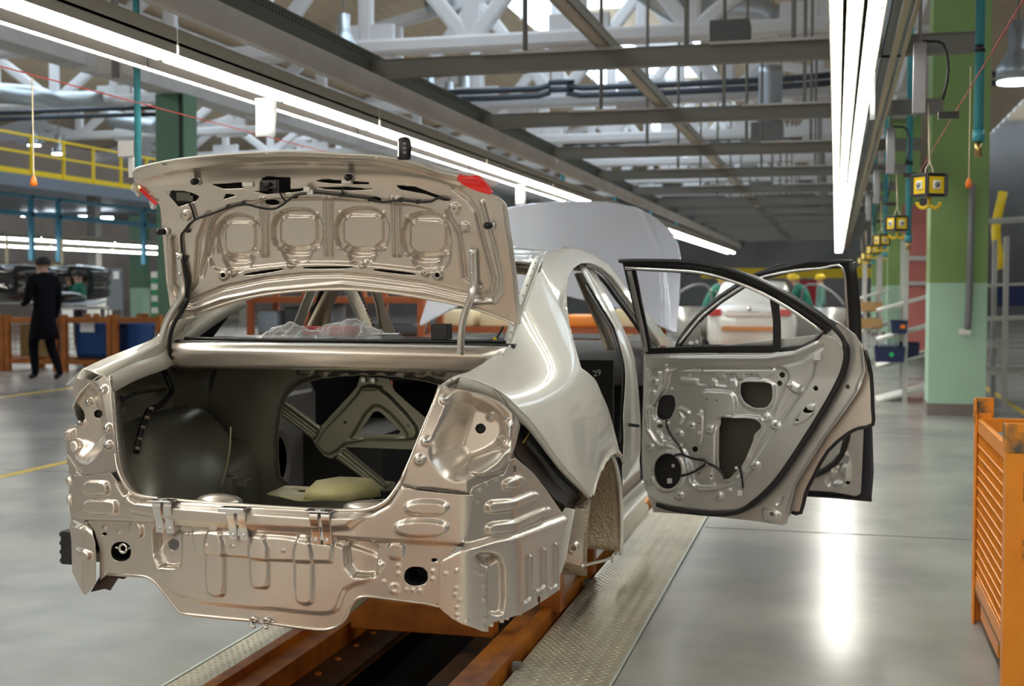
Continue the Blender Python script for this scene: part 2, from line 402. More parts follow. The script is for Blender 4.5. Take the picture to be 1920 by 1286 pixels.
for y in np.arange(14,60,2.0): b.b2((-12,y,6.9),(1.3,y+.03,6.93)) 
for y in np.arange(10,60,1.2): b.b2((1.6,y,5.95),(14,y+.02,6.0))
WALL=mat('hall_wall_panel',(.20,.20,.21),0,.8,noise=.2,nscale=.6)
MB().b2((-40,64,FZ),(24,64.2,9.5)).build('wall_back',WALL,None,kind='structure')
MB().b2((-36,-8,FZ),(-35.8,64,9.5)).build('wall_left',WALL,None,kind='structure')
MB().b2((18,-8,FZ),(18.2,64,9.5)).build('wall_right',WALL,None,kind='structure')
MB().b2((-36,-8.2,FZ),(-9,-8,9.5)).b2((3,-8.2,FZ),(18,-8,9.5)).build('wall_light_block',WALL,None,kind='structure')  # unseen wall with a gap, added to limit world light from behind
# ---- steel gantry over the line
STL=mat('grey_gantry_steel',(.21,.205,.19),.2,.55)
PERF=mat('dark_channel_steel',(.19,.21,.20),.4,.5)
HOLE=mat('punched_hole',(.015,.015,.015),0,.9)
gz=3.2; gt=empty('steel_gantry',(-1.8,20,gz),'grey steel gantry of cross beams and perforated channels above the line','gantry')
def ibeam(x0,x1,y,z,h=.15,w=.10):
    b=MB(); b.b2((x0,y-w/2,z),(x1,y+w/2,z+.014)).b2((x0,y-w/2,z+h-.014),(x1,y+w/2,z+h)).b2((x0,y-.006,z+.014),(x1,y+.006,z+h-.014)); return b
for k in range(-1,12):
    y=10.3+3.52*k; b=MB(); b.b2((-3.88,y-.05,gz),(1.05,y+.05,gz+.014)).b2((-3.88,y-.042,gz+.014),(1.05,y-.03,gz+.145)).b2((-3.88,y-.05,gz+.145),(1.05,y+.05,gz+.155)); b.build('cross_beam',STL,gt)
    if k<5: MB().b2((-1.0,y-.10,gz+.14),(.2,y-.065,gz+.16)).b2((-2.9,y-.10,gz+.14),(-1.7,y-.065,gz+.16)).each('tube_rail',CON,gt)
    for x in (-2.55,-1.2,-.35): 
        MB().cyl((x,y+.06,gz),(x,y+.06,7.0),.022,n=6).build('hanger_rod',STL,gt)
def chan(x,z,w,h,name,y0=-4,m=PERF):
    b=MB(); b.b2((x-w/2,y0,z),(x+w/2,56,z+.006)).b2((x+w/2-.006,y0,z),(x+w/2,56,z+h)).b2((x-w/2,y0,z),(x-w/2+.006,56,z+h)); b.build(name,m,gt)
chan(-4.03,gz,.30,.22,'perforated_channel'); chan(-1.86,gz+.16,.12,.10,'perforated_channel',m=mat('beige_channel',(.36,.33,.27),.3,.5)); chan(.40,gz,.16,.20,'perforated_channel')
V=[];Fc=[]
def hole(c,ax,r=.012):
    n=len(V); 
    for k in range(6):
        t=k*math.pi/3; V.append(tuple(np.array(c)+r*np.array((0,math.cos(t),math.sin(t)) if ax=='x' else (math.cos(t),math.sin(t),0))))
    Fc.append(tuple(range(n,n+6)))
for y in np.arange(4.5,16,.055):
    for dz in (.03,.06): hole((-3.88+.0008,y,gz+.13+dz),'x')
    hole((-3.88+.0008,y+.02,gz+.03),'x',.006)
    for dx in (-.035,.035): hole((-1.86+dx,y,gz+.16-.0008),'z',.008); hole((-1.80+.0008,y,gz+.18),'x',.008); hole((-1.80+.0008,y,gz+.23),'x',.008)
mesh('punched_holes',V,Fc,HOLE,gt,False,kind='stuff')
RAILM=mat('brass_conduit',(.34,.27,.13),.5,.4)
MB().b2((.285,-3,2.70),(.315,45,2.73)).b2((.345,-3,2.72),(.365,45,2.74)).each('conduit_rail',RAILM,gt)
MB().b2((-3.30,-3,2.80),(-3.25,45,2.95)).build('lamp_rail',CON,gt)
# ---- fluorescent light lines
TUBM=mat('fluorescent_tube',(1,1,1),0,.5,emit=(1.0,.985,.90),es=TUBE)
HSG=mat('lamp_housing',(.34,.31,.25),.1,.5)
def light_line(name,label,xa,xb,tubes,z,y0,y1,lip=True):
    l=empty(name,((xa+xb)/2,y0,z),label,'light'); n=0
    y=y0
    while y<y1:
        e=min(y+2.98,y1); b=MB(); b.b2((xa,y,z+.045),(xb,e,z+.06)); b.b2((xa,y,z-.005),(xa+.006,e,z+.13)); b.b2((xb-.006,y,z-.005),(xb,e,z+.13)); b.build('housing',HSG,l)
        for i in range(len(tubes)-1): xm=(tubes[i][0]+tubes[i+1][0])/2; MB().b2((xm-.007,y,z-.058),(xm+.007,e,z+.046)).build('spine',mat('lamp_spine',(.012,.010,.008),0,.8,spec=.1),l)
        for x,r in tubes:
            for h in range(2):
                if y+h*1.5<e-.1: MB().cyl((x,y+h*1.5+.03,z),(x,min(y+h*1.5+1.46,e),z),r,n=6).build('tube',TUBM,l,True)
        y+=3.0
    return l
L1=light_line('light_line','long double fluorescent light line hanging left of the car','-' and -3.75,-3.34,((-3.43,.035),(-3.62,.040)),2.62,-6,44)
L2=light_line('light_line','long triple fluorescent light line hanging right of the car',-.045,.20,((-.02,.016),(.065,.026),(.145,.018)),2.62,-6,44)
L3=light_line('light_line','far double light line over the neighbouring line at left',-17.6,-17.4,((-17.5,.05),),2.5,16,44)
L4=light_line('light_line','farthest light line at left, behind the blue hanging frame',-20.8,-20.6,((-20.7,.05),),2.5,18,44)
# paper cards hanging from the light lines
def card(u,v0,v1,w,y,label):
    p=atY(u,v0,y); q=atY(u,v1,y); ww=w*y/2362; o=empty('hanging_card',(p[0],p[1],p[2]),label,'card')
    V=[];n=6
    for i in range(n):
        t=i/(n-1); z=p[2]+(q[2]-p[2])*t; V+=[(p[0]-ww/2,p[1]+.01*math.sin(3*t),z),(p[0]+ww/2,p[1]+.015*math.sin(4*t+1),z)]
    mesh('card_sheet',V,[(2*i,2*i+1,2*i+3,2*i+2) for i in range(n-1)],PAPER,o,True,solid=.002)
card(498,184,256,46,7.13,'white card hanging from the left light line above the trunk lid'); card(976,346,384,20,13.5,'small curled white card hanging from the left light line beside the hood'); card(1637,130,225,9,7.4,'narrow white strip hanging from the right light line')
# ---- green columns
GRN=mat('olive_green_wall_paint',(.24,.38,.13),0,.55); MNT=mat('mint_wall_paint',(.44,.66,.50),0,.5); DGR=mat('dark_green_steel',(.13,.25,.16),0,.5)
def column(x,y,w,label,split=1.46,top=5.2):
    c=empty('column',(x,y,FZ),label,'column')
    MB().b2((x-w/2,y,split),(x+w/2,y+w,top)).build('upper_shaft',GRN,c); MB().b2((x-w/2,y,FZ+.14),(x+w/2,y+w,split)).build('lower_shaft',MNT,c)
    MB().b2((x-w/2-.012,y-.012,FZ),(x+w/2+.012,y+w+.01,FZ+.14)).build('plinth',mat('plinth_grey',(.22,.19,.17),0,.6),c); return c
col1=column(1.385,15.6,.64,'nearest two-tone green column, behind the orange cart')
column(1.385,28.2,.64,'second two-tone green column along the right side'); column(1.385,40.8,.64,'third, farthest green column along the right side')
c=empty('column',(-12,21.2,FZ),'dark green column under the concrete beam at upper left','column'); MB().b2((-12.3,21.2,FZ),(-11.72,21.7,5.0)).build('upper_shaft',DGR,c); MB().b2((-11.80,21.17,FZ),(-11.76,21.2,5.0)).build('column_cable',BLACK,c)
c=empty('column',(atY(255,600,43)[0],43,FZ),'pale mint column at left behind the crates','column'); p=atY(255,475,43); MB().b2((p[0]-.28,43,FZ),(p[0]+.28,43.5,1.4)).build('lower_shaft',MNT,c); MB().b2((p[0]-.28,43,1.4),(p[0]+.28,43.5,4.15)).build('upper_shaft',DGR,c)
GRY=mat('grey_conduit',(.22,.22,.23),.2,.45)
q=atY(1818,622,15.45); MB().tube([atY(1822,345,15.5),atY(1821,420,15.5),atY(1817,560,15.5),atY(1814,618,15.5)],.040,8).build('conduit',GRY,col1,True); MB().box(atY(1809,622,15.5),(.13,.06,.07)).build('junction_box',WHITE,col1,bevel=.008)
# ---- drop pipes, pull cords, sockets
TEAL=mat('teal_pipe_paint',(.06,.34,.40),.1,.35); STRAP=mat('pipe_clamp',(.45,.45,.42),.6,.4); ORP=mat('orange_handle',(.95,.22,.02),0,.4); CORD=mat('beige_cord',(.66,.58,.40),0,.7)
def drop_pipe(x,y,zb,r,label,group=None):
    o=empty('drop_pipe',(x,y,zb),label,'pipe',group); MB().cyl((x,y,zb+.08),(x,y,6.2 if x>0 else 7.4 if y<8 else 3.4),r,n=14).build('pipe',TEAL,o,True)
    MB().cyl((x,y,zb+.02),(x,y,zb+.09),r*1.25,r*1.2,14).build('coupling',TEAL,o,True); MB().cyl((x,y,zb-.07),(x,y,zb+.02),r*.75,n=10).build('valve',mat('brass',(.50,.36,.14),.9,.35),o,True)
    MB().cyl((x,y,2.78),(x,y,2.82),r*1.15,n=14).build('pipe_clamp',BLKP,o,True); return o
drop_pipe(.80,7.9,2.24,.027,'teal air pipe dropping in front of the nearest green column')
pl=drop_pipe(-4.28,7.16,2.05,.021,'teal air pipe dropping behind the upper left corner of the trunk lid')
MB().box((-4.36,7.16,2.28),(.11,.03,.10)).box((-4.34,7.18,2.18),(.03,.03,.16)).each('pipe_bracket',CON,pl,bevel=.004)
for i in range(3): drop_pipe(.78,14.9+7*i,1.9,.035,('teal air pipe hanging beside the nearest column, left of it','teal air pipe hanging before the second column at right','farthest teal air pipe of the right row')[i],'air pipes along the right side')
for i in range(4): drop_pipe(-4.3,20+5*i,1.7,.035,('nearest','second','third','farthest')[i]+' small teal air pipe in the row behind the raised hood','air pipes left of the line')
def cord(x,y,z0,z1,label):
    o=empty('pull_switch',(x,y,z1),label,'cord'); MB().cyl((x,y,z1),(x,y,z0),.004,n=6).build('cord',CORD,o); b=MB(); b.loft([[(x+r*math.cos(t),y+r*math.sin(t),z) for t in np.linspace(0,5.7,10)] for z,r in ((z1-.04,.018),(z1-.02,.019),(z1+.005,.013),(z1+.015,.005))]); b.build('handle',ORP,o,True)
p=atX(60,145,-4.2);q=atX(62,335,-4.2); cord(-4.2,p[1],p[2],q[2],'orange-handled pull cord hanging at upper left')
p=atX(1820,125,.72);q=atX(1821,335,.72); cord(.72,p[1],p[2],q[2],'orange-handled pull cord hanging by the teal pipe at right')
ROPE=mat('red_rope',(.45,.06,.05),0,.6)
MB().tube([(-4.2,-2,2.56),(-4.2,6,2.545),(-4.2,14,2.56)],.004,5,sm=2).build('pull_rope',ROPE,None,label='thin red safety rope running along the left side of the line',cat='rope')
MB().tube([(.72,-2,2.62),(.72,5,2.57),(.72,12,2.45)],.004,5,sm=2).build('pull_rope',ROPE,None,label='thin red safety rope running diagonally past the nearest green column',cat='rope')
for k in range(6):
    D=6.6+3.52*k; x=.455; y=6.82+3.52*k; z=1.4+(540-352)*6.6/2362-(.02 if k else 0)
    o=empty('socket_box',(x,y,z),'nearest yellow hanging power socket box with a hook' if k==0 else 'second yellow hanging socket box, with orange tools beside it' if k==1 else ('third','fourth','fifth','sixth')[k-2]+' yellow socket box from the camera in the row at right','socket',None if k<2 else 'far yellow socket boxes')
    b=MB(); b.box((x,y,z),(.115,.115,.10),.6); b.build('box_body',YEL,o,bevel=.008)
    b=MB(); b.box((x,y,z+.052),(.125,.125,.016),.6).box((x,y,z-.052),(.125,.125,.016),.6)
    for i in range(4): t=.6+math.pi/4+i*math.pi/2; b.box((x+.083*math.cos(t),y+.083*math.sin(t),z),(.018,.018,.115),t)
    b.each('frame_bar',BLKP,o,bevel=.003)
    for t in (.6-math.pi/2,.6+math.pi,):
        d=np.array((math.cos(t),math.sin(t),0)); MB().box(np.array((x,y,z))+d*.060,(.012,.045,.045),t).build('socket',WHITE,o,bevel=.006); MB().cyl(np.array((x,y,z))+d*.064,np.array((x,y,z))+d*.0675,.015,n=14).build('socket_well',GRY,o,True)
    MB().tube([(x,y,z-.05),(x,y,z-.10),(x-.03,y,z-.115),(x-.052,y,z-.10),(x-.055,y,z-.085)],.010,8).build('hook',YEL,o,True); MB().tube([(x,y,z-.10),(x+.03,y,z-.115),(x+.052,y,z-.10),(x+.055,y,z-.085)],.010,8).build('hook',YEL,o,True)
    b=MB(); 
    for s_ in (-1,1): b.tube([(x+s_*.02,y,z+.05),(x+s_*.016,y,z+.09),(x,y,z+.14),(x-.01,y,z+.42)],.004,6)
    b.each('cord',CORD,o,True); 
    if k<4:
        MB().cyl((x-.055,y-.02,2.6),(x-.055,y-.02,3.21),.010,n=6).build('support_rod',STL,o); MB().box((x-.055,y-.02,2.47),(.065,.05,.36)).build('support_profile',mat('alu_dark',(.26,.26,.28),.6,.4),o,bevel=.004)
        MB().tube([(x-.04,y,2.66),(x+.06,y,2.64),(x+.085,y,2.50),(x+.06,y,2.36)],.008,6).build('cable',BLACK,o,True); MB().box((x+.09,y,2.28),(.10,.03,.035)).build('cable_clamp',BLKP,o)
# ---- overhead clutter: ducts, cable runs, bay lamps, boxes
DUC=mat('galvanised_duct',(.50,.56,.62),.75,.35,bump=.1,bscale=4)
def duct(path,r,label):
    b=MB(); b.tube(path,r,16,sm=4); o=b.build('ventilation_duct',DUC,None,True,label=label,cat='duct'); return o
duct([atY(-60,170,26),atY(60,180,26),atY(110,190,26.5),atY(195,188,27)],.24,'silver spiral duct at upper left above the yellow railing')
duct([atY(1200,-30,19),atY(1260,10,19.5),atY(1300,22,20),atY(1420,22,20),atY(1450,40,20)],.22,'bent silver duct high above the middle of the line')
o=duct([atY(1445,125,22),atY(1444,180,22),atY(1442,232,22)],.20,'vertical silver duct with an outlet box hanging at right centre'); p=atY(1440,248,22); MB().b2((p[0]-.27,21.7,p[2]-.18),(p[0]+.25,22.3,p[2]+.14)).build('outlet_box',GRY,o)
duct([atY(205,222,30),atY(250,230,30),atY(300,238,30)],.22,'short silver duct behind the dark green column')
duct([atY(800,12,24),atY(850,-5,24)],.15,'small duct end high above the trunk lid')
p=atY(1370,62,14); b=MB(); b.b2((p[0]-.21,13.8,p[2]-.13),(p[0]+.21,14.2,p[2]+.11)); b.build('junction_cabinet',mat('dark_grey_box',(.13,.14,.15),.1,.5),None,label='dark grey cabinet above the first cross beam',cat='box',bevel=.01)
p=atY(228,125,10.5); o=empty('fan_unit',p,'pale grey box unit under the concrete beam at upper left','box'); MB().b2((p[0]-.14,10.3,p[2]-.10),(p[0]+.14,10.6,p[2]+.07)).build('unit_body',CON,o,bevel=.01); MB().b2((p[0]+.05,10.25,p[2]-.14),(p[0]+.10,10.3,7.2)).build('unit_post',GRY,o)
PIP=mat('dark_blue_pipe',(.06,.075,.10),.3,.4)
def run(pts,r,label,n=2,dz=.14):
    o=empty('cable_run',pts[0],label,'pipes')
    for i in range(n): MB().tube([np.array(p)-np.array([0,0,dz*i]) for p in pts],r,8,sm=2).build('pipe',PIP,o,True)
run([atY(-20,212,24),atY(170,205,24),atY(300,202,24)],.05,'pair of dark pipes at upper left above the yellow railing')
run([atY(800,175,24),atY(1010,166,24),atY(1030,155,24),atY(1075,155,24),atY(1090,165,24),atY(1440,150,24),atY(1560,140,24)],.06,'pair of dark pipes crossing behind the first cross beam')
run([atY(1000,272,34),atY(1300,262,34),atY(1560,255,34)],.06,'pair of dark pipes crossing behind the second cross beam')
run([atY(1860,140,22),atY(1990,128,22)],.05,'dark pipes at the upper right edge beyond the column')
LMP=mat('bay_lamp_glass',(.9,.95,1),0,.3,emit=(.85,.93,1.0),es=14)
def bay_lamp(u,v,y,label,s=1,group='high bay lamps under the roof'):
    p=atY(u,v,y); o=empty('bay_lamp',p,label,'lamp',group); b=MB(); b.loft([[p+np.array((r*s*math.cos(t),r*s*math.sin(t),z*s)) for t in np.linspace(0,5.9,14)] for z,r in ((0,.20),(.12,.19),(.26,.11),(.30,.09),(.55,.09),(.57,.03))]); b.build('lamp_shade',DUC,o,True)
    MB().cyl(p+np.array((0,0,-.02*s)),p+np.array((0,0,.02*s)),.18*s,n=14).build('lamp_glass',LMP,o,True); MB().cyl(p+np.array((0,0,.5*s)),p+np.array((0,0,1.4*s)),.015,n=6).build('rod',STL,o)
for u,v,y,l_ in ((645,100,17,'bell shaped bay lamp hanging right above the perforated channel'),(806,190,24,'left one of the close bay lamps above the trunk lid'),(842,205,25,'middle one of the close bay lamps above the trunk lid'),(1008,275,34,'small bay lamp just above the end of the second cross beam'),(1090,318,46,'farthest tiny bay lamp above the raised hood'),(110,288,33,'right bay lamp behind the yellow mezzanine railing'),(64,272,33,'left bay lamp behind the yellow mezzanine railing')): bay_lamp(u,v,y,l_)
bay_lamp(1908,152,19,'large bay lamp at the upper right edge',1.5,None); bay_lamp(475,20,13,'bay lamp at the top behind the perforated channel',1,None); bay_lamp(870,212,26,'wide bay lamp right of the pair above the trunk lid',1.4,None)
# ================================================================ the car body
CARL='nearest car body, pearl silver shell with raised trunk lid and bare rear end'
car=empty('car_body',(XC,Y0,FZ),CARL,'car')
plan=[wpt(x,y,0)[:2] for x,y in ((-.875,1.0),(-.855,.70),(-.775,.125),(-.655,.045),(-.33,.010),(0,0),(.33,.010),(.655,.045),(.775,.125),(.855,.70),(.875,1.0))]
REAR=Prof(plan,.025)
SX=lambda uv:REAR.px(uv)
def tr(pts,ox,oy,s): return [(ox+x*s,oy+y*s) for x,y in pts]
# ---- rear panel
out=[(151,888),(175,889),(218,884),(230,900),(243,918),(269,931),(364,941),(480,949),(600,956),(664,957),(699,953),(727,937),(750,905),(762,909),(785,916),(830,921),(885,925),
 (876,1000),(850,1035),(838,1060),(836,1132),(800,1131),(742,1124),(693,1118),(674,1120),(662,1129),(655,1140),(650,1155),(640,1168),(623,1178),(592,1180),(512,1169),(470,1163),(354,1152),(333,1142),(314,1119),(296,1095),(280,1084),(261,1080),(202,1076),(187,1088),(187,1030),(176,994),(156,968)]
sqL=rnd(SX(rect(208,1016,245,1052)),2); sqR=rnd(SX(rect(758,1062.5,802,1098)),2)
f=[pad(SX([(140,880),(230,880),(232,905),(243,924),(270,938),(364,948),(480,956),(600,963),(664,964),(703,959),(733,942),(757,907),(890,920),(876,1020),(854,1018),(667,1009),(560,998),(346,985),(280,978),(150,970)]),.022,.020,0),
 pad(SX([(240,895),(262,915),(364,932),(600,947),(664,948),(700,944),(725,925),(745,900),(720,930),(660,985),(600,990),(346,974),(255,958)]),.010,.03,0),
 pad(SX([(169,899),(210,900),(215,908),(215,926),(169,925)]),.010,.010,1),pad(SX([(169,934),(226,935),(232,943),(231,962),(169,960)]),.010,.010,1),
 pad(SX(rect(765,936,843,962)),.012,.010,2),pad(SX(rect(746,972,843,1001)),.012,.010,2),
 pad(SX([(287,975),(340,982),(340,1058),(330,1064),(292,1061)]),-.028,.016,1),pad(SX([(646,1010),(708,1014),(706,1076),(698,1081),(652,1078)]),-.028,.016,1),
 pad(SX([(390,985),(425,988),(425,1113),(416,1116),(400,1115),(390,1105)]),.009,.006,1),pad(SX([(473,1000),(507,1003),(507,1095),(500,1101),(480,1100),(473,1092)]),.009,.006,1),
 pad(SX([(556,1000),(589,1003),(590,1124),(582,1131),(566,1130),(556,1121)]),.009,.006,1),
 pad(SX([(362,986),(630,1003),(622,1052),(512,1048),(425,1039),(370,1033)]),.008,.005,0),
 pad(SX([(285,1030),(295,1083),(343,1125),(470,1139),(520,1141),(600,1151),(632,1146),(640,1120),(650,1100),(700,1085),(727,1050),(600,1010),(340,990)]),.006,.012,1),
 pad(SX([(727,1016),(759,1018),(757,1044),(750,1048),(730,1047)]),.007,.007,1),pad(SX([(243,978),(268,981),(268,1008),(252,1009),(244,1000)]),.007,.007,1),
 pad(SX(ell((740,1103),9)),.003,.004,0),pad(SX(ell((740,1103),6)),-.003,.004,0)]
for a,b in [(196,990),(222,998),(178,1030),(184,1055),(196,1075),(290,1000),(360,1000),(395,1020),(440,1022),(455,1010),(535,1030),(720,1090),(748,1060),(748,1075),(812,1070),(812,1085),(775,1106),(788,1107),(763,1105)]:
    f.append(pad(SX(ell((a,b),2.6,n=8)),.0025,.004,0))
rear=sheet('rear_panel',REAR,SX(out),SILVER,car,[sqL,sqR,SX(ell((316,1024),11)),SX(ell((814,1050),6,3.5)),SX(ell((196,1001),5,3))],f,res=.0045,label='beige silver pressed rear panel with square holes')
sheet('grommet',REAR,SX(ell((316,1024),12)),mat('grey_plug',(.14,.14,.145),.2,.5),car,off=-.029,res=.004)
# lip flange along the trunk opening and hem along the bottom edge
lipuv=[(826,722),(812,760),(795,800),(775,850),(758,888),(750,905),(727,937),(699,953),(664,957),(600,956),(480,949),(364,941),(269,931),(243,918),(230,900),(219,870),(212,800),(208,735),(207,705)]
def lipP(uv,off=0,y=0):
    P=[]
    for u,v in uv:
        z0=atY(u,v,Y0+.05)[2]; yy=Y0+.02+.13*sst((z0-.80)/.30)-(.020 if z0<.8 else .0)
        q=atY(np.array(u),np.array(v),yy); P.append(q+np.array([0,y,0]))
    return np.array(P)
LIP=crom(lipP(lipuv),3)
MB().tube(LIP,.0065,8,sm=1).build('trunk_lip',SILVER,car,True)
cen=wpt(0,0,.98)
inn=LIP+ (LIP-cen)*np.array([.035,0,.035])+np.array([0,.035,0]); inn2=inn+np.array([0,.10,-.012])+(LIP-cen)*np.array([.05,0,.06])
MB().strip(LIP,inn).strip(inn,inn2).build('inner_lip_flange',SILVER,car,True,solid=.002)
bot=SX(out[18:40]); BE=REAR.pt(bot[:,0],bot[:,1])
MB().tube(BE,.0055,8,sm=2).build('bottom_hem',SILVER,car,True)
BT=BE[5:19]; MB().strip(BT+np.array([0,.004,0.004]),BT+np.array([0,.75,.05])).build('floor_pan_side',INNER,car,True,solid=.002)
# strikers, latch, tow eye
def bracket(u,v,hook):
    c=REAR.P([(u,v)],.022)[0]; b=MB(); x,y,z=c
    for s in (-1,1):
        b.bar([(x+s*.019,y+.012,z+.052),(x+s*.019,y-.022,z+.05),(x+s*.019,y-.026,z+.03),(x+s*.018,y-.012,z-.01),(x+s*.019,y-.006,z-.05)],.030,.004,(1,0,0))
        b.cyl((x+s*.018,y-.013,z-.036),(x+s*.018,y-.006,z-.036),.006,n=10)
    b.box((x,y-.0,z+.0),(.010,.016,.075))
    if hook: b.box((x-.004,y-.035,z+.055),(.085,.035,.004)).box((x-.004,y-.052,z+.049),(.085,.003,.014))
    else: b.box((x-.002,y-.022,z+.057),(.082,.05,.004)); b.cyl((x,y-.02,z+.058),(x,y-.02,z+.066),.018,n=14)
    b.build('bumper_bracket',CHROME,car,False,bevel=.0012)
for u,v,h in ((319,967,0),(456,979,1),(610,987,0)): bracket(u,v,h)
c=REAR.P([(228,1029)])[0]; b=MB(); b.tube([c+np.array((.014*math.cos(t),-.001+.012,.014*math.sin(t))) for t in np.linspace(0,6.283,17)],.006,8,sm=1)
b.box(c+np.array([-.027,.014,0]),(.026,.006,.008)).box(c+np.array([.027,.014,0]),(.026,.006,.008)); b.build('towing_eye',CHROME,car,True)
c=REAR.P([(490,1166)])[0]; b=MB()
for s in (-1,1): b.tube([c+np.array((s*.022+.012*math.cos(t),-.006-.004*t/4,.014*math.sin(t))) for t in np.linspace(.3,5.2,12)],.005,8,sm=1)
b.cyl(c+np.array((-.03,-.004,-.004)),c+np.array((.045,-.004,.004)),.004,n=8); b.build('tie_down_hook',CHROME,car,True)
for S_,n in ((sqL,'L'),(sqR,'R')):
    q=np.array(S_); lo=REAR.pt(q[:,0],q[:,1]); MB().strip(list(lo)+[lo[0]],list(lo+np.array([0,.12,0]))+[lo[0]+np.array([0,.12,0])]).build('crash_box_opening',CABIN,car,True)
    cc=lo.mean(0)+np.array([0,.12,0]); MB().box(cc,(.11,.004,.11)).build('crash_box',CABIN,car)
# ---- corner panels
cr=lambda p:tr(p,780,860,.2566)
outR=[(870,942),(880,928),(885,913),(934,892),(944,889),(957,862),(965,858),(998,886),(1024,919),(1055,965),(1043,992),(1038,1030),(1036,1104),(985,1138),(957,1152),(911,1166),(911,1181),(898,1179),(849,1155),(827,1136),(827,1056),(834,1045),(870,1024),(872,975)]
lowR=cr([(120,740),(190,715),(340,640),(560,580),(690,555),(1075,420),(1090,480),(1050,960),(800,1120),(500,1300),(150,1150)])
f=[pad(SX(lowR),.018,.030,0)]
for p in ([(510,312),(660,300),(855,235),(892,280),(668,370),(515,396)],[(512,472),(680,455),(948,345),(985,388),(675,532),(515,552)],[(630,155),(740,115),(795,168),(642,232)]): f.append(pad(SX(cr(p)),.012,.012,1))
f+=[pad(SX(cr([(505,740),(620,700),(625,1110),(560,1130),(505,1100)])),-.018,.012,1),pad(SX(cr([(415,680),(590,690),(560,760),(470,765)])),-.03,.02,1)]
for l in ([(770,710),(772,1000),(760,1035),(728,1052)],[(872,660),(875,915),(860,950),(820,966)],[(962,622),(965,900),(955,940),(918,948)]): f.append(bead(SX(cr(l)),.010,.008))
for p in [(232,826),(310,808),(315,800),(418,802),(445,822),(475,824),(310,930),(300,975),(332,1018),(314,1070),(316,1125),(318,1162),(370,1178),(478,905),(480,1005),(485,1152),(485,1214),(385,345),(383,408),(380,488),(452,303),(470,215),(520,180),(585,145),(10,200)]: f.append(pad(SX(ell(cr([p])[0],2.4,n=8)),.003,.004,0))
sheet('corner_panel',REAR,SX(outR),SILVER,car,[SX(ell(cr([(716,75)])[0],3.2,7)),SX(ell(cr([(843,1022)])[0],3,6.5))],f,res=.0045,off=.003)
q=REAR.P([(957,1152),(911,1166),(911,1181),(898,1179)],0.0)
b=MB()
for u,v,h in ((925,1162,8),(945,1153,10),(962,1149,6),(985,1140,7),(1000,1131,5)):
    p=REAR.P([(u,v)],-.02)[0]; b.box(p-np.array([0,0,h*.001]),(.014,.03,.03),.2)
b.each('bumper_clip',SILVER,car,bevel=.001)
cl=lambda p:tr(p,100,860,.21)
outL=[(151,888),(156,968),(176,994),(187,1030),(187,1088),(165,1115),(142,1072),(140,1010),(133,960),(122,935),(120,905),(121,860),(124,850)]
f=[pad(SX([(118,985),(140,975),(160,985),(180,1000),(190,1030),(190,1120),(120,1120)]),.007,.02,0)]
for p in ([(95,145),(170,165),(175,240),(95,225)],[(95,310),(170,330),(175,410),(95,395)],[(225,775),(360,815),(360,900),(300,890)],[(215,600),(300,600),(290,640),(220,640)]): f.append(pad(SX(cl(p)),.010,.010,1))
f.append(bead(SX(cl([(225,100),(245,250),(262,480),(300,560),(400,660),(415,900),(410,1120)])),.006,.006))
sheet('corner_panel',REAR,SX(outL),SILVER,car,(),f,res=.0045,off=.003)
p=atY(138,1025,Y0+.16); b=MB(); b.box((p[0]-.01,p[1],p[2]),(.05,.05,.115))
for i in range(4): b.box((p[0]-.036,p[1],p[2]-.045+.03*i),(.012,.045,.016))
b.build('exhaust_vent',BLKP,car,bevel=.005)
b=MB(); b.loft([[atY(u,v,Y0+.05+d) for u,v in ((170,1110),(192,1072),(243,1078),(232,1086),(222,1084),(207,1107),(196,1104))] for d in (0.02,.35)]); b.build('rear_rail_end',mat('brown_underseal',(.07,.05,.04),.2,.6),car)
# ---- tail lamp pockets
def pocket(sgn,out,bowl,depth,hole,bolts,hr,extra=()):
    pa=np.array(plan); o=np.array([0,Y0,0]); xs=pa[:,0]; 
    hf=lambda a,b:-(np.interp(a,xs,pa[:,1]-Y0)+.075*sst((b-.90)/.30))
    S1=Surf(o,(1,0,0),(0,0,1),(0,-1,0),hf,(2.5,6)); bp=rnd(S1.px(bowl),2)
    def h2(a,b):
        sh=np.shape(a); P=np.stack([np.ravel(a),np.ravel(b)],1); k=sst(sd(P,bp)/.075+.12); base=hf(P[:,0],P[:,1]); fl=-depth-.05*(P[:,1]-.98)
        return (base*(1-k)+np.minimum(base,fl)*k).reshape(sh)
    S2=Surf(o,(1,0,0),(0,0,1),(0,-1,0),h2,(2.5,6))
    f=[]
    for u,v,r in bolts: f.append(pad(S2.px(ell((u,v),r)),.010,.010,0))
    f+= [pad(S2.px(p),a,w,1) for p,a,w in extra]
    sheet('tail_lamp_pocket',S2,rnd(S1.px(out),1,.12),SILVER,car,[S2.px(ell(hole,hr))],f,res=.0035)
    for u,v,r in bolts:
        c=S2.P([(u,v)],.010)[0]; b=MB(); b.cyl(c+np.array([0,.004,0]),c+np.array([0,-.003,0]),.0095,.0085,16); b.cyl(c+np.array([0,-.003,0]),c+np.array([0,-.0045,0]),.005,.0045,10); b.build('weld_nut',mat('steel_nut',(.5,.52,.53),1,.35),car,True)
    c=S2.P([hole])[0]; MB().cyl(c+np.array([0,.012,0]),c+np.array([0,.014,0]),.022,n=20).build('hole_plug',CABIN,car)
    return S2
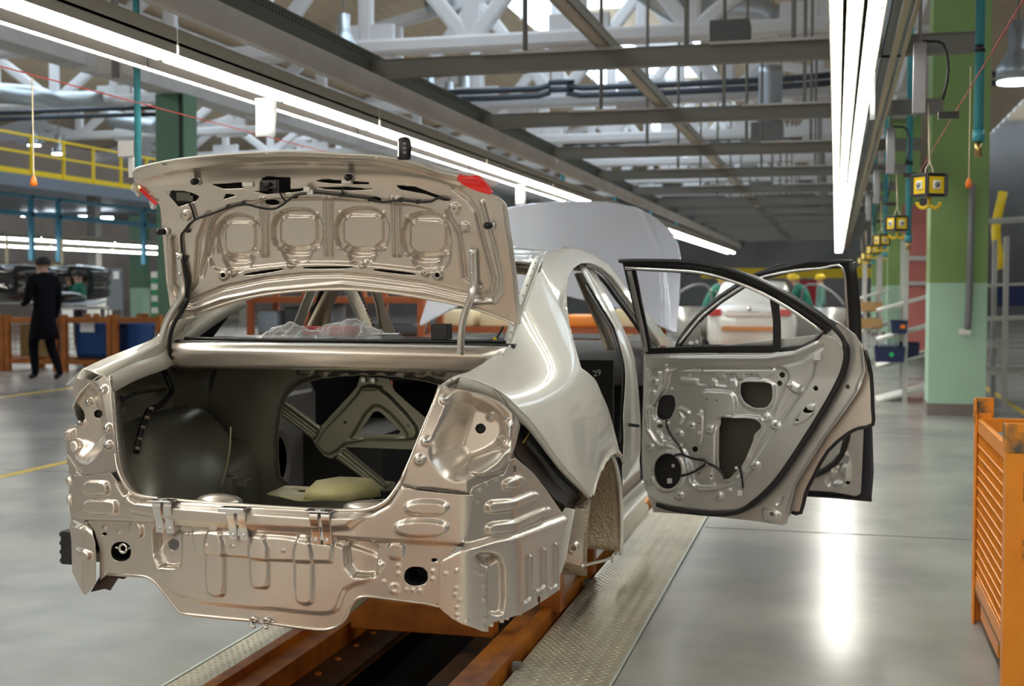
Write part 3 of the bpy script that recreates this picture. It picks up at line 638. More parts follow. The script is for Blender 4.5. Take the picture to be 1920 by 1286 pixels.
PR=pocket(1,[(826,722),(840,727),(858,729),(897,737),(936,752),(966,777),(976,798),(968,830),(960,860),(944,890),(934,893),(885,914),(885,926),(857,925),(780,917),(748,907),(757,888),(775,850),(795,800),(812,760)],
 [(844,745),(862,733),(897,737),(936,752),(966,777),(980,800),(968,830),(955,845),(930,872),(864,903),(835,894),(812,866),(806,850),(812,822),(824,795),(836,765)],.185,(901,803.6),[(834,749,8),(800,827,8.5),(788,862,9.5),(921,780,8),(941.6,824.6,8)],9.5,
 [([(935,782),(966,788),(968,815),(955,825)],.02,.012),([(880,862),(942,838),(962,842),(960,858),(945,880),(893,890)],.035,.012),([(878,868),(885,870),(897,889),(890,891)],.012,.006),([(780,912),(885,924),(880,934),(786,925)],-.004,.006)])
PL=pocket(-1,[(207,714),(209,750),(212,787),(216,830),(221,866),(218,886),(173,890),(151,889),(138,870),(123,846),(123,806),(134,797),(143,800),(146,774),(137,740),(138,720),(144,710),(158,710),(180,715),(195,703)],
 [(184,722),(191,748),(194,775),(196,800),(199,826),(188,848),(170,866),(152,872),(132,852),(118,830),(115,800),(125,770),(125,740),(132,715),(146,700),(165,705)],.135,(184,776),[(194,730.6,7),(168,754,6.5),(152.6,792.6,6.5),(202.4,802,7),(203,834.6,7.5)],7.8,
 [([(132,826),(150,824),(153,843),(136,850)],.013,.010),([(121,802),(139,800),(140,824),(122,834)],.013,.012)])
# eyebrow flange of the right quarter panel above the pocket
def Wd(y,z):
    y=np.asarray(y,float);z=np.asarray(z,float)
    w=.875-.05*np.clip((.8-z)/.4,0,2)**2
    t=np.clip((1.1-y)/1.1,0,1.2); w=w-.15*t**2.0
    s=sst((1.0-y)/.7)
    return w-(.50+1.6*s)*spl(z-1.06,.035)
def side(sgn,ins=0.0,t=(3.0,9.5)):
    # a = y' (forward of the rear face), b = z
    return Surf((XC,Y0,0),(0,1,0),(0,0,1),(sgn,0,0),lambda a,b:Wd(a,b)-ins,t)
SR=side(1); SL=side(-1)
qtop=[(826,722),(850,706),(880,696),(905,682),(930,665),(960,645),(973,607),(985,570),(1005,515),(1018,482),(1030,472),(1060,464),(1085,466),(1110,475),(1140,495),(1175,540),(1200,575),(1262,645)]
door_in=[(1240,648),(1195,583),(1170,549),(1150,521),(1130,503),(1110,494),(1090,493),(1076,503),(1066,519),(1063,545),(1063,570),(1068,610),(1080,655),(1090,690),(1115,710),(1128,738),(1140,765),(1150,800),(1160,840),(1165,858)]
arch=[(1168,868),(1163,856),(1152,848),(1143,853),(1133,866),(1124,884),(1118,902),(1112,928)]
back=[(1108,931),(1085,905),(1050,865),(1000,795),(975,768),(940,735),(900,716),(863,706)]
qp=SR.px(qtop+[(1268,648)]+door_in+arch+back+[(850,712)])
f=[bead(SR.px([(1116,935),(1119,905),(1126,884),(1136,866),(1150,851),(1163,858)]),.012,.022)]
sheet('quarter_panel',SR,qp,PAINT,car,(),f,res=.007,solid=.003,label='glossy pearl right quarter panel and roof rail')
MB().tube(SR.P(arch),.0055,6,sm=4).build('arch_edge',PAINT,car,True)
MB().tube(SR.P(back+[(850,712)]),.0035,6,sm=3).build('panel_edge',PAINT,car,True)
A=crom(SR.P([(863,706),(900,716),(940,735),(975,768),(1000,795),(1050,865),(1085,905),(1106,929)]),3)
hh=np.linspace(0,1,len(A)); B=A+np.stack([-.020+.008*hh,.016+.0*hh,-.046+.034*hh],1)
MB().strip(A,B).build('lamp_opening_flange',PAINT,car,True,solid=.002)
MB().strip(crom(SR.P(qtop[:6]),3),crom(SR.P(qtop[:6]),3)+np.array([-.015,.02,-.03])).build('drain_channel',PAINT,car,True,solid=.002)
# rear glass flange of the right C pillar with its bright edge and weld dots
cp=crom(SR.P(qtop[4:12]),3); MB().tube(cp,.0045,6,sm=1).build('pillar_edge',PAINT,car,True)
cq=cp+np.stack([-.045+0*cp[:,0],.018+0*cp[:,0],-.012+0*cp[:,0]],1); MB().strip(cp,cq).build('rear_glass_flange',mat('flange_paint',(.60,.60,.55),.4,.4),car,True,solid=.002)
b=MB()
for i in range(2,len(cp)-3):
    p=(cp[i]*.5+cq[i]*.5); b.ball(p+np.array([0,-.004,.002]),.004,6)
b.build('weld_dots',SILVER,car,True,kind='stuff')
# door opening jamb of the right side frame
dj=crom(SR.P(door_in),3); MB().strip(dj,dj+np.array([-.05,.012,0])).build('door_opening_jamb',PAINT,car,True,solid=.002)
ai=SR.P([(1240,648),(1195,583),(1170,549),(1150,521),(1130,503),(1110,494)]); ai=crom(ai,3)
for k,(x,z) in enumerate(((-.022,-.004),(-.045,-.02))): MB().tube(ai+np.array([x,0,z]),.009,6,sm=1).build('door_seal_flange',BLACK if k else CHROME,car,True)
# right B pillar, rocker, inner trim
SB=side(1,.045); SB2=side(1,.11)
bp=[(1086,497),(1100,491),(1112,500),(1130,535),(1152,580),(1180,640),(1192,690),(1198,745),(1199,863),(1199,932),(1216,948),(1217,966),(1195,988),(1157,1041),(1153,1030),(1163,960),(1167,880),(1169,780),(1169,668),(1152,612),(1125,567),(1102,528)]
sheet('centre_pillar',SB,SB.px(bp),PAINT,car,(),[bead(SB.px([(1095,500),(1120,545),(1160,620),(1182,690),(1185,850)]),.008,.02)],res=.008,solid=.003)
sheet('centre_pillar_seal',side(1,.055),side(1,.055).px([(1102,530),(1125,569),(1151,612),(1166,668),(1167,830),(1161,830),(1161,670),(1145,615),(1120,575),(1096,535)]),BLACK,car,(),(),res=.008,solid=.004)
sheet('centre_pillar_trim',SB2,SB2.px([(1080,512),(1097,510),(1120,560),(1140,610),(1155,655),(1138,655),(1125,615),(1100,560)]),BEIGE,car,(),(),res=.01,solid=.01)
rk=SR.px([(1162,1010),(1199,938),(1216,950),(1216,966),(1157,1041)]);
b=MB(); ys=np.linspace(1.70,4.3,14)
prof=[(.0,.46),(.015,.44),(.012,.36),(-.01,.34),(-.03,.33)]
b.loft([[wpt(Wd(y,.45)-.015+x,y,z) for x,z in prof] for y in ys],closed=False,cap=False); b.build('rocker_panel',PAINT,car,True,solid=.003)
b=MB()
for y in np.arange(1.7,2.9,.22): b.box(wpt(Wd(y,.4)-.012,y,.375),(.008,.012,.05))
b.each('sill_clip',WHITE,car,bevel=.001)
# ---- black gap behind the wheel arch, bumper side bracket, arch flange
SG=side(1,.06)
sheet('bumper_side_gap',SG,SG.px([(962,800),(985,797),(1005,812),(1055,876),(1090,915),(1106,932),(1096,960),(1068,955),(1040,935),(1000,888),(966,850)]),BLKP,car,(),[bead(SG.px([(985,820),(1040,890),(1085,940)]),.012,.012)],res=.008,solid=.003)
MB().tube(SG.P([(995,803),(986,815),(976,830)],.008),.002,6).build('gap_wire',YEL,car,True)
SF=Surf(wpt(0,.665,0),(1,0,0),(0,0,1),(0,-1,0),lambda a,b:.05*sst((.70-b)/.3),(3,7))
sheet('arch_rear_flange',SF,SF.px([(1060,951),(1078,955),(1072,985),(1062,1045),(1050,1080),(1036,1104),(1035,1040),(1039,992),(1050,966)]),PAINT,car,(),(),res=.005,solid=.004)
# wheel arch liner
b=MB(); cy,cz,rr=1.30,.375,.365
rings=[]
for k in np.linspace(1,0,14):
    x=.44+.415*k; r=rr*(1-(1-k)**2.6)**.5 if k>0 else .004
    rings.append([wpt(x,cy+r*math.cos(t),cz+.02+r*math.sin(t)) for t in np.linspace(-.30,3.30,44)])
b.loft(rings,closed=False,cap=False)
b.build('wheel_arch_liner',LINER,car,True,solid=.003)
b=MB(); b.tube([wpt(.862,cy+rr*math.cos(t),cz+rr*math.sin(t)) for t in np.linspace(-.3,1.4,16)],.009,6,sm=1); b.build('arch_hem',PAINT,car,True)
SW=Surf(wpt(0,.80,0),(1,0,0),(0,0,1),(0,-1,0),t=(3,7))
sheet('arch_rear_wall',SW,SW.px([(1078,952),(1096,955),(1093,1052),(1088,1062),(1058,1052),(1060,1000)]),SILVER,car,[SW.px(ell((1075,1027),5.5))],[pad(SW.px(ell((1075,1027),11)),.006,.006,0)],res=.005)
bl=crom(np.array([atX(u,v,XC+.86) for u,v in ((1157,1033),(1150,1042),(1135,1050),(1110,1056),(1090,1062))]),3)
MB().tube(bl,.006,6,sm=1).build('liner_hem',SILVER,car,True)
MB().box(atX(1149,1047,XC+.86),(.01,.03,.03)).build('liner_clip',WHITE,car,bevel=.002)
# fuel/side lower floor
MB().b2(wpt(-.72,.16,.47),wpt(.70,1.3,.50)).build('boot_floor_pan',INNER,car)
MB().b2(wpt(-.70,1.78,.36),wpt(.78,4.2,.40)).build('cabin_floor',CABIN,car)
# ---- roof
def rz(x,y): return 1.600-.050*(x/.62)**2-.16*np.clip(1.75-y,0,2)**2-.14*np.clip(y-2.1,0,3)**2
SRF=Surf((XC,Y0,0),(1,0,0),(0,1,0),(0,0,1),lambda a,b:rz(a,b))
ro=[(x,1.06+.10*(abs(x)/.6)**2) for x in np.linspace(-.6,.6,13)]+[(.63,1.9),(.62,2.3)]+[(x,2.62-.16*(abs(x)/.6)**2) for x in np.linspace(.6,-.6,13)]+[(-.62,2.3),(-.63,1.9)]
sheet('roof_panel',SRF,ro,PAINT,car,(),[bead([(.56,1.2),(.58,1.9),(.57,2.5)],-.008,.01),bead([(-.56,1.2),(-.58,1.9),(-.57,2.5)],-.008,.01)],res=.02,solid=.004)
rh=[wpt(x,1.06+.10*(abs(x)/.6)**2,float(rz(x,1.06+.1*(abs(x)/.6)**2))) for x in np.linspace(-.6,.6,19)]
rh=np.array(rh); MB().strip(rh,rh+np.array([0,.02,-.012])).strip(rh+np.array([0,.02,-.012]),rh+np.array([0,.10,-.035])).build('rear_roof_header',SILVER,car,True,solid=.003)
fh=np.array([wpt(x,2.60-.16*(abs(x)/.6)**2,float(rz(x,2.6-.16*(abs(x)/.6)**2))-.03) for x in np.linspace(-.6,.6,15)]); MB().bar(fh,.10,.03,(0,1,0),sm=1).build('windscreen_header',BLACK,car,True)
sheet('headliner',Surf((XC,Y0,-.06),(1,0,0),(0,1,0),(0,0,1),lambda a,b:rz(a,b)),[(a*.93,1.86+(b-1.86)*.86) for a,b in ro],BEIGE,car,(),(),res=.03,solid=.01)
# ---- left side frame: quarter rail, pillars, doors seen from inside
la=crom(np.array([atY(u,v,y) for u,v,y in ((157,692,3.76),(200,672,3.86),(250,652,3.98),(300,630,4.12),(330,597,4.25),(400,560,4.45),(440,545,4.5))]),3)
lb=crom(np.array([atY(u,v,y) for u,v,y in ((196,707,3.74),(228,690,3.82),(262,677,3.93),(306,660,4.10),(340,620,4.30),(405,573,4.45),(450,550,4.5))]),3)
lc=lb+np.array([.02,.03,-.05])
lo=la+np.array([-.10,.05,-.06]); lo[:,0]=np.minimum(lo[:,0],XC-.60)
MB().strip(la,lb).strip(lb,lc).strip(lo,la).build('left_quarter_rail',PAINT,car,True,solid=.003)
p=np.array([atY(u,v,3.75) for u,v in ((157,692),(144,709),(160,712),(176,724))]); MB().strip(p,p+np.array([.02,.06,-.02])).build('left_lamp_brow',PAINT,car,True,solid=.003)
ql=[(y,z) for y,z in ((.12,1.10),(.30,1.13),(.55,1.17),(.75,1.28),(1.0,1.44),(1.3,1.53),(1.9,1.555),(2.3,1.53),(2.9,1.28),(3.44,1.07),(3.44,.36),(1.70,.36),(1.62,.55),(1.3,.73),(.97,.60),(.70,.62),(.3,.85),(.12,1.0))]
wl1=rnd([(1.02,1.10),(1.20,1.36),(1.45,1.47),(1.85,1.49),(1.98,1.45),(2.02,1.12)],1); wl2=rnd([(2.14,1.12),(2.10,1.45),(2.3,1.45),(2.75,1.27),(3.1,1.12)],1)
sheet('left_side_frame',SL,ql,PAINT,car,[wl1,wl2],(),res=.02,solid=.003,label='left side frame of the shell, seen through the rear window opening')
SLi=side(-1,.07)
sheet('left_inner_trim',SLi,[(.8,.40),(3.4,.40),(3.4,1.06),(2.9,1.22),(2.3,1.48),(1.9,1.52),(1.3,1.48),(1.0,1.38),(.8,1.12)],BLKP,car,[wl1,wl2],(),res=.02,solid=.004)
SLp=side(-1,.10)
sheet('left_pillar_trim',SLp,[(1.98,1.08),(2.02,1.50),(2.13,1.50),(2.19,1.08)],BEIGE,car,(),(),res=.02,solid=.02)
sheet('left_front_pillar_trim',SLp,[(2.35,1.50),(2.8,1.30),(3.2,1.07),(3.42,1.05),(3.35,1.12),(2.9,1.30),(2.5,1.50)],BEIGE,car,(),(),res=.02,solid=.02)
MB().tube([wpt(-.66,2.10,1.42),wpt(-.66,2.09,1.25),wpt(-.68,2.10,1.12)],.025,6).build('seat_belt_guide',BEIGE,car,True)
# dash
b=MB(); b.loft([[wpt(x,y,z) for y,z in ((3.3,.86),(2.95,.90),(2.88,1.0),(2.98,1.075),(3.3,1.11),(3.6,1.08))] for x in np.linspace(-.74,.74,9)]); b.build('dashboard',mat('dash_grey',(.12,.12,.125),0,.6),car,True)
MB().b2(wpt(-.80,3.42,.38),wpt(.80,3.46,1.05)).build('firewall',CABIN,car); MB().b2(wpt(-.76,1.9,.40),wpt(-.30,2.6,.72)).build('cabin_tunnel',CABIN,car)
# ---- trunk inside
prof=[(.66,1.205),(.56,1.205),(.535,1.200),(.52,1.185),(.515,1.165),(.53,1.150),(.53,1.128),(.56,1.112),(.70,1.115)]
b=MB(); b.loft([[wpt(x,y+.05*(abs(x)/.64)**2-.04,z-.006*(abs(x)/.64)**2) for y,z in prof] for x in np.linspace(-.645,.645,15)],closed=False,cap=False); b.build('rear_crossmember',SILVER,car,True,solid=.002,label='bright crossmember below the rear window')
MB().b2(wpt(-.66,.61,1.19),wpt(.66,1.15,1.207)).build('parcel_shelf',BLKP,car,bevel=.004)
MB().tube([wpt(x,.605+.05*(abs(x)/.64)**2,1.212) for x in np.linspace(-.62,.62,12)],.007,6,sm=1).build('glass_seal',BLACK,car,True)
YB=1.02
SK=Surf(wpt(0,YB,0),(1,0,0),(0,0,1),(0,-1,0),t=(3,8))
opn=rnd(SK.px([(529,905),(524,850),(526,800),(533,757),(548,733),(575,716),(620,707),(690,703),(765,708),(830,722),(900,760),(930,800),(930,900),(740,938),(620,930)]),1)
bw=[(-.72,.42),(.72,.42),(.74,.9),(.66,1.14),(.60,1.20),(-.60,1.20),(-.66,1.14),(-.74,.9)]
f=[bead(list(opn)+[opn[0]],.010,.018)]
for u in range(560,840,36): f.append(pad(SK.px([(u,690),(u+22,690),(u+22,703),(u,703)]),.008,.006,1))
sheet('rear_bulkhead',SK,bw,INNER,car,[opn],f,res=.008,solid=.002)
SK2=Surf(wpt(0,YB-.012,0),(1,0,0),(0,0,1),(0,-1,0),t=(3,8)); k2=lambda p:SK2.px(tr(p,500,600,.28))
tri=k2([(720,612),(762,612),(918,765),(615,765)])
o=k2([(620,385),(630,375),(820,390),(830,430),(860,480),(1080,670),(1150,900),(980,868),(530,850),(440,930),(385,912),(340,860),(300,790),(340,735),(600,450)])
f=[pad(k2([(650,440),(760,440),(1000,690),(1020,780),(960,800),(560,800),(440,900),(370,880),(330,800),(600,520)]),.012,.012,1),pad(k2([(700,570),(790,575),(960,760),(930,800),(560,800),(580,770)]),-.008,.010,1),bead(k2([(640,455),(770,455)]),.006,.006)]
sheet('seatback_brace',SK2,o,BRACE,car,[rnd(tri,1,.12),k2(ell((533,683),10)),k2(ell((955,703),10))],f,res=.0045,solid=.004,label='olive A-shaped seatback brace in the trunk')
for p_,n in (([(120,548),(135,545),(365,715),(330,790),(318,805),(105,640)],'a'),([(500,855),(530,850),(800,1075),(870,1085),(850,1140),(780,1148),(465,925)],'b')):
    q=k2(p_); cl_=np.array(p_); 
    l1=[(125,580),(345,745)] if n=='a' else [(530,880),(800,1105)]; l2=[(112,622),(325,782)] if n=='a' else [(490,915),(780,1135)]
    sheet('brace_bar',SK2,q,BRACE,car,(),[bead(k2(l1),.012,.010),bead(k2(l2),.010,.008)],res=.005,solid=.004,off=.006)
b=MB()
for u,v in ((684,712),(702,713)): c=SK2.P([(u,v)],.01)[0]; b.cyl(c,c+np.array([0,-.008,0]),.010,n=6)
b.each('brace_bolt',mat('steel_nut',(.5,.5,.5),1,.4),car)
# left wheelhouse and inner walls
b=MB(); rings=[]
for x,r in ((-.84,.36),(-.70,.36),(-.60,.35),(-.55,.33),(-.51,.28),(-.49,.2),(-.49,.02)):
    rings.append([wpt(x-.04*(1-math.sin(t)),.98+r*math.cos(t)*1.15,.47+r*.94*max(math.sin(t),-.4)) for t in np.linspace(-.4,3.54,36)])
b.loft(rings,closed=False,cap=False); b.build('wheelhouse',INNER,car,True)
# left inner quarter: a rounded panel that fills the corner behind the lamp pocket
SQ=Surf(wpt(-.735,0,0),(0,1,0),(0,0,1),(1,0,0),lambda a,b:.03*np.sin(a*7)*0+.10*sst((b-1.02)/.15)+.02*sst((.75-b)/.2),(3,7))
f=[pad([(.30,.95),(.42,.93),(.45,1.10),(.33,1.12)],.012,.01,1),bead([(.2,.90),(.5,.93),(.95,.92)],.008,.012),pad(ell((.36,.90),.022),.008,.01,0),pad([(.6,.8),(.75,.8),(.75,1.0),(.6,1.0)],.012,.01,1),pad(ell((.62,1.08),.03),.008,.01,0)]
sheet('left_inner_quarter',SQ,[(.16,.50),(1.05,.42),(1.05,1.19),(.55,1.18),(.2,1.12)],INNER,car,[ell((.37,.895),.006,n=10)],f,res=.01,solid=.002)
SQ2=Surf(wpt(.735,0,0),(0,1,0),(0,0,1),(-1,0,0),lambda a,b:.10*sst((b-1.02)/.15),(3,7))
sheet('right_inner_quarter',SQ2,[(.16,.50),(1.05,.42),(1.05,1.19),(.55,1.16),(.2,1.08)],INNER,car,(),(),res=.015,solid=.002)
# quarter-drum inner panel (the big rounded pressing left in the trunk)
b=MB(); rings=[]; se=lambda v,e:math.copysign(abs(v)**e,v)
for ph in np.linspace(.06,3.08,18):
    rings.append([wpt(-.68+.19*se(math.sin(ph),.6)*se(math.cos(t),.6)-.10*max(0,math.cos(ph)),.62+.40*se(math.sin(ph),.6)*se(math.sin(t),.6)+.10*max(0,math.cos(ph)),max(.50,.60+.345*se(math.cos(ph),.9))) for t in np.linspace(0,6.1,36)])
b.loft(rings); b.build('fuel_filler_housing',INNER,car,True,label='big rounded olive grey pressing left in the trunk')
# seam sealant lines, ribs on the wheelhouse front, latch box
MB().tube([atY(u,v,Y0+.60) for u,v in ((433,800),(431,840),(424,880),(412,920))],.003,6).build('sealant_bead',SEAL,car,True)
b=MB(); b.box(atY(430,908,Y0+.75),(.045,.04,.06)).box(atY(455,905,Y0+.78),(.05,.04,.03)); b.each('floor_bracket',INNER,car,bevel=.004)
SFl=Surf(wpt(0,0,.405),(1,0,0),(0,1,0),(0,0,1))
# trunk floor with the tan pad
MB().b2(wpt(-.70,.10,.60),wpt(.70,.30,.615)).build('trunk_floor_rail',SILVER,car,bevel=.006)
SP=Surf((0,0,.64),(1,0,0),(0,1,0),(0,0,1),t=(3.2,7))
pp=SP.px([(500,925),(535,910),(600,913),(705,927),(690,938),(560,938)]); sheet('tank_cover_pad',SP,pp,TAN,car,[SP.px(ell((570,920),13,2.5))],[pad(SP.px([(548,915),(562,915),(562,918),(548,918)]),-.004,.006,0)],res=.006,solid=.004)
pp=[(SP.px([(612,905),(640,900),(690,905),(710,918),(690,930),(640,922)]))]; 
c=atY(650,912,Y0+.62); b=MB(); b.loft([[c+np.array((x*s,y*.12*s,z)) for x,y in ((-.10,-1),(.04,-1),(.12,0),(.06,1),(-.08,1),(-.13,0))] for s,z in ((1.1,-.03),(1.05,.0),(.9,.018),(.5,.024))]); b.build('tank_cover_hump',TAN,car,True)
for x in (-.22,.30):
    b=MB(); b.ball(wpt(x,.14,.70),(.085,.05,.026),14); b.build('floor_dome',SILVER,car,True)
# left trunk wiring
b=MB(); b.tube([atY(u,v,y) for u,v,y in ((305,690,4.2),(318,720,4.2),(322,735,4.2),(300,760,4.1),(280,768,4.05),(270,790,4.0),(262,815,3.97),(256,850,3.95))],.011,8)
b.tube([atY(u,v,y) for u,v,y in ((218,762,3.85),(230,750,3.9),(260,736,3.98),(310,730,4.1))],.006,8); b.ball(atY(228,748,3.9),.012,8); b.each('trunk_wiring',BLACK,car,True)
b=MB()
for u,v in ((284,765),(276,782),(268,800),(262,822),(258,840)): b.cyl(atY(u-3,v,3.94),atY(u+3,v+1,3.94),.006,n=6)
b.each('wiring_clip',SEAL,car)
MB().cyl(atY(238,694,4.0),atY(242,710,4.0),.010,n=10).build('rubber_stop',HINGE,car,True)
# far left door seen through the seatback opening: grey panel with a speaker hole
SD=Surf(wpt(-.70,0,0),(0,1,0),(0,0,1),(1,0,0),t=(4,9)); 
b=MB()
dpl=[(1.35,.45),(2.05,.45),(2.05,1.05),(1.35,1.0)]
sheet('left_rear_door_inner',SD,rnd(dpl,1),DOORIN,car,[ell((1.62,.62),.10,.11)],[bead(ell((1.62,.62),.13,.14),.01,.012),bead([(1.4,.85),(1.6,.9),(2.0,.9)],.01,.01)],res=.012,solid=.002)
MB().tube([wpt(-.69,1.38,.9),wpt(-.68,1.5,.78),wpt(-.68,1.58,.74)],.008,6).build('left_door_wiring',BLACK,car,True)

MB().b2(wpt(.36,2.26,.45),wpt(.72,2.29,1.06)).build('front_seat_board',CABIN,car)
tcv=bpy.data.curves.new('t','FONT'); tcv.body='29'; tcv.size=.040; tcv.extrude=.0004
to_=bpy.data.objects.new('t',tcv); COL.objects.link(to_); tm=bpy.data.meshes.new_from_object(to_.evaluated_get(bpy.context.evaluated_depsgraph_get())); bpy.data.objects.remove(to_)
p=atY(1113,706,Y0+2.258); tm.materials.append(PAPER); to_=bpy.data.objects.new('chalk_number',tm); link(to_,car); to_.location=tuple(p-np.array(car.location)); to_.rotation_euler=(R(90),R(-14),0)
# ---------------------------------------------------------------- trunk lid (part of the car)
hL=lambda a,b:.36*(b-1.33)+1.55*spl(b-1.735-.05*(1-(a/.7)**2),.016)+.05*np.clip(np.abs(a)/.68,0,1.2)**2*np.clip((1.9-b)/.3,0,1)
SLD=Surf(wpt(0,.50,0),(1,0,0),(0,0,1),(0,-1,0),hL,(3,6)); LX=lambda p:SLD.px(p)
c1=lambda p:tr(p,100,260,.2644); c2=lambda p:tr(p,560,260,.2644)
lo_=[(249,323),(264,313),(338,298),(444,288),(549,284),(639,289),(700,292),(745,298),(785,308),(824,322),(859,331),(880,345),(926,366),(941,379),(951,445),(962,524),(968,600),(966,611),(951,600),(885,577),(798,559),(719,547),(639,542),(549,546),(470,557),(417,571),(364,590),(326,602),(319,577),(311,524),(305,445),(300,387),(294,381),(282,369),(265,352),(251,339)]
rim=[(390,419),(387,470),(394,497),(409,509),(440,504),(497,498),(549,493),(600,492),(639,493),(719,498),(771,505),(811,508),(836,500),(846,480),(842,440),(828,408),(800,387),(700,377),(600,371),(500,374),(420,388)]
f=[pad(LX(rim),-.014,.014,1)]
for x0,y0,x1,y1 in ((408,408,478,482),(512,397,594,468),(631,395,719,469),(757,404,838,480)):
    f.append(pad(LX(rect(x0-6,y0-6,x1+6,y1+8)),-.016,.013,2)); cx,cy=(x0+x1)/2,(y0+y1)/2; w,h=(x1-x0)/2-7,(y1-y0)/2-7
    oc=[(cx+sx*w*a,cy+sy*h*b_) for sx,sy,a,b_ in ((-1,-1,1,.6),(-1,-1,.62,1),(1,-1,.62,1),(1,-1,1,.6),(1,1,1,.6),(1,1,.62,1),(-1,1,.62,1),(-1,1,1,.6))]
    f.append(pad(LX(oc),.007,.004,0))
    for sx,sy in ((-1,-1),(1,-1),(1,1),(-1,1)): f.append(bead(LX([(cx+sx*w*.86,cy+sy*h*.86),(cx+sx*w*1.12,cy+sy*h*1.12)]),.006,.006))
    f.append(pad(LX([(cx-30,y1+2),(cx-12,y1-4),(cx+12,y1-4),(cx+30,y1+2),(cx+16,y1+26),(cx-16,y1+26)]),-.012,.014,1))
for x in (487,496,606,617,735,745): f.append(bead(LX([(x,372),(x+1,478)]),.010,.006))
f+=[bead(LX([(327,445),(330,530),(351,569),(417,541),(497,524),(576,516),(640,515),(692,519),(798,533),(860,548),(905,556),(922,545),(926,524),(912,471),(893,397),(877,371),(850,352)]),-.010,.008),
 bead(LX([(318,440),(322,540),(335,580),(364,580),(417,561),(497,545),(640,532),(798,549),(880,568),(925,565),(938,545),(941,520),(925,450),(905,380)]),.007,.008),
 bead(LX([(405,425),(390,470),(378,515)]),-.008,.010),bead(LX([(392,400),(372,450),(366,530),(352,545)]),-.010,.008),bead(LX([(838,398),(862,440),(872,520),(900,535)]),-.010,.008),
 bead(LX([(260,335),(330,318),(444,305),(560,302),(690,306),(800,328),(862,348)]),.006,.010)]
for u,v,r in ((350,404,9),(437,511,7),(546,495,7),(680,495,7),(798,511,7),(853,392,10),(420,516,9),(821,516,9),(871,426,9)): f.append(pad(LX(ell((u,v),r)),.006,.005,0))
holes=[LX(p) for p in ([(311,360),(325,357),(346,358),(362,362),(374,368),(367,377),(335,388)],[(396,346),(454,342),(456,353),(420,354)],[(491,335),(500,331),(544,333),(544,358),(520,362),(491,352)],[(418,374),(424,363),(446,366)],[(585,339),(613,336),(692,342),(690,346),(620,344)],[(742,347),(779,350),(824,367),(848,374),(835,377),(798,364),(750,355)],[(594,352),(650,350),(703,355),(660,357),(610,355)],[(475,359),(520,357),(575,352),(565,359),(500,364)])]
holes+=[rnd(LX(p),1) for p in ([(456,513),(530,502),(532,507),(458,518)],[(568,500),(662,499),(662,503.5),(568,504.5)],[(700,503),(780,512),(779,517),(700,508)])]
holes+=[LX(ell(*q)) for q in (((420,516.5),4.5),((821,516),4.5),((508,379),12,5),((703,374),12,5),((308,309),4,2),((500,288.5),4,1.6),((705,295.5),4,1.8),((350,404),2),((853,392),2),((437,511),2),((546,495),2),((680,495),2),((798,511),2),((951,593),2.5),((281,361),2.2),((296,375),2.2),((355,433),3))]
lid=sheet('trunk_lid',SLD,LX(lo_),SILVER,car,holes,f,res=.0042,solid=.0015,label='open trunk lid, ribbed inner panel with wiring')
sheet('lid_back_cover',Surf(wpt(0,.52,0),(1,0,0),(0,0,1),(0,-1,0),lambda a,b:hL(a,b)*.97-.050,(3,6)),[(a*.995,b) for a,b in LX(lo_)],PAINT,lid,(),(),res=.02,solid=.002)
sheet('lid_shade_sheet',SLD,rnd(LX([(290,350),(350,325),(560,312),(780,328),(870,360),(900,420),(915,560),(850,540),(640,525),(480,530),(350,555),(330,480),(318,420)]),1),CABIN,lid,(),(),res=.02,off=-.060,solid=0)  # black sheet paints in the shade behind the lid holes
LD=lambda u,v,o=.012:SLD.P([(u,v)],o)[0]
# top hem
MB().tube(SLD.P(lo_[0:12],.0),.004,6).build('lid_hem',PAINT,lid,True)
b=MB(); b.tube(SLD.P([(966,611),(951,600),(885,577),(798,559),(719,547),(639,542),(549,546),(470,557),(417,571),(364,590)],.0),.006,6); b.build('lid_front_hem',SILVER,lid,True)
# wiring loom with clips
def loom(name,pts,r,par,o=.012,m=BLACK):
    return MB().tube([LD(u,v,o) for u,v in pts],r,6).build(name,m,par,True)
b=MB()
b.tube([LD(u,v) for u,v in ((346,485),(343,445),(350,432),(367,413),(404,400),(430,390),(460,383),(497,391),(523,390),(555,368),(581,363),(600,362),(642,367),(692,372),(719,379),(753,376),(785,379),(811,378),(824,371),(845,375))],.0042,6)
b.tube([LD(u,v) for u,v in ((358,380),(364,395),(368,411))],.004,6); b.tube([LD(u,v) for u,v in ((524,355),(532,370),(540,380))],.003,6); b.tube([LD(u,v) for u,v in ((645,352),(645,362),(650,368))],.003,6)
b.tube([LD(u,v,.016) for u,v in ((346,485),(352,510),(357,535),(352,560),(340,580))],.008,6)
b.each('lid_wiring',BLACK,lid,True)
b=MB()
for u,v in ((354,433),(430,388),(459,381),(556,369),(642,366),(695,374),(753,376),(785,379),(350,484)): b.ball(LD(u,v,.010),(.010,.006,.008),8)
b.each('wiring_grommet',BLACK,lid,True)
b=MB()
for u,v in ((580,356),(586,361)): b.box(LD(u,v,.02),(.022,.008,.016),0)
b.each('wiring_connector',WHITE,lid,bevel=.001)
b=MB()
for u,v,w in ((467,346,.04),(652,341,.035)): b.box(LD(u,v,.004),(w,.02,.014))
b.each('number_plate_lamp',WHITE,lid,bevel=.002)
b=MB(); b.box(LD(508,346,-.004),(.07,.03,.03)).box(LD(495,350,.0),(.03,.03,.03),.4).box(LD(522,350,.0),(.03,.03,.04),-.3).cyl(LD(500,352,.02),LD(512,344,.02),.006,n=8); b.build('lid_latch',BLKP,lid,bevel=.003)
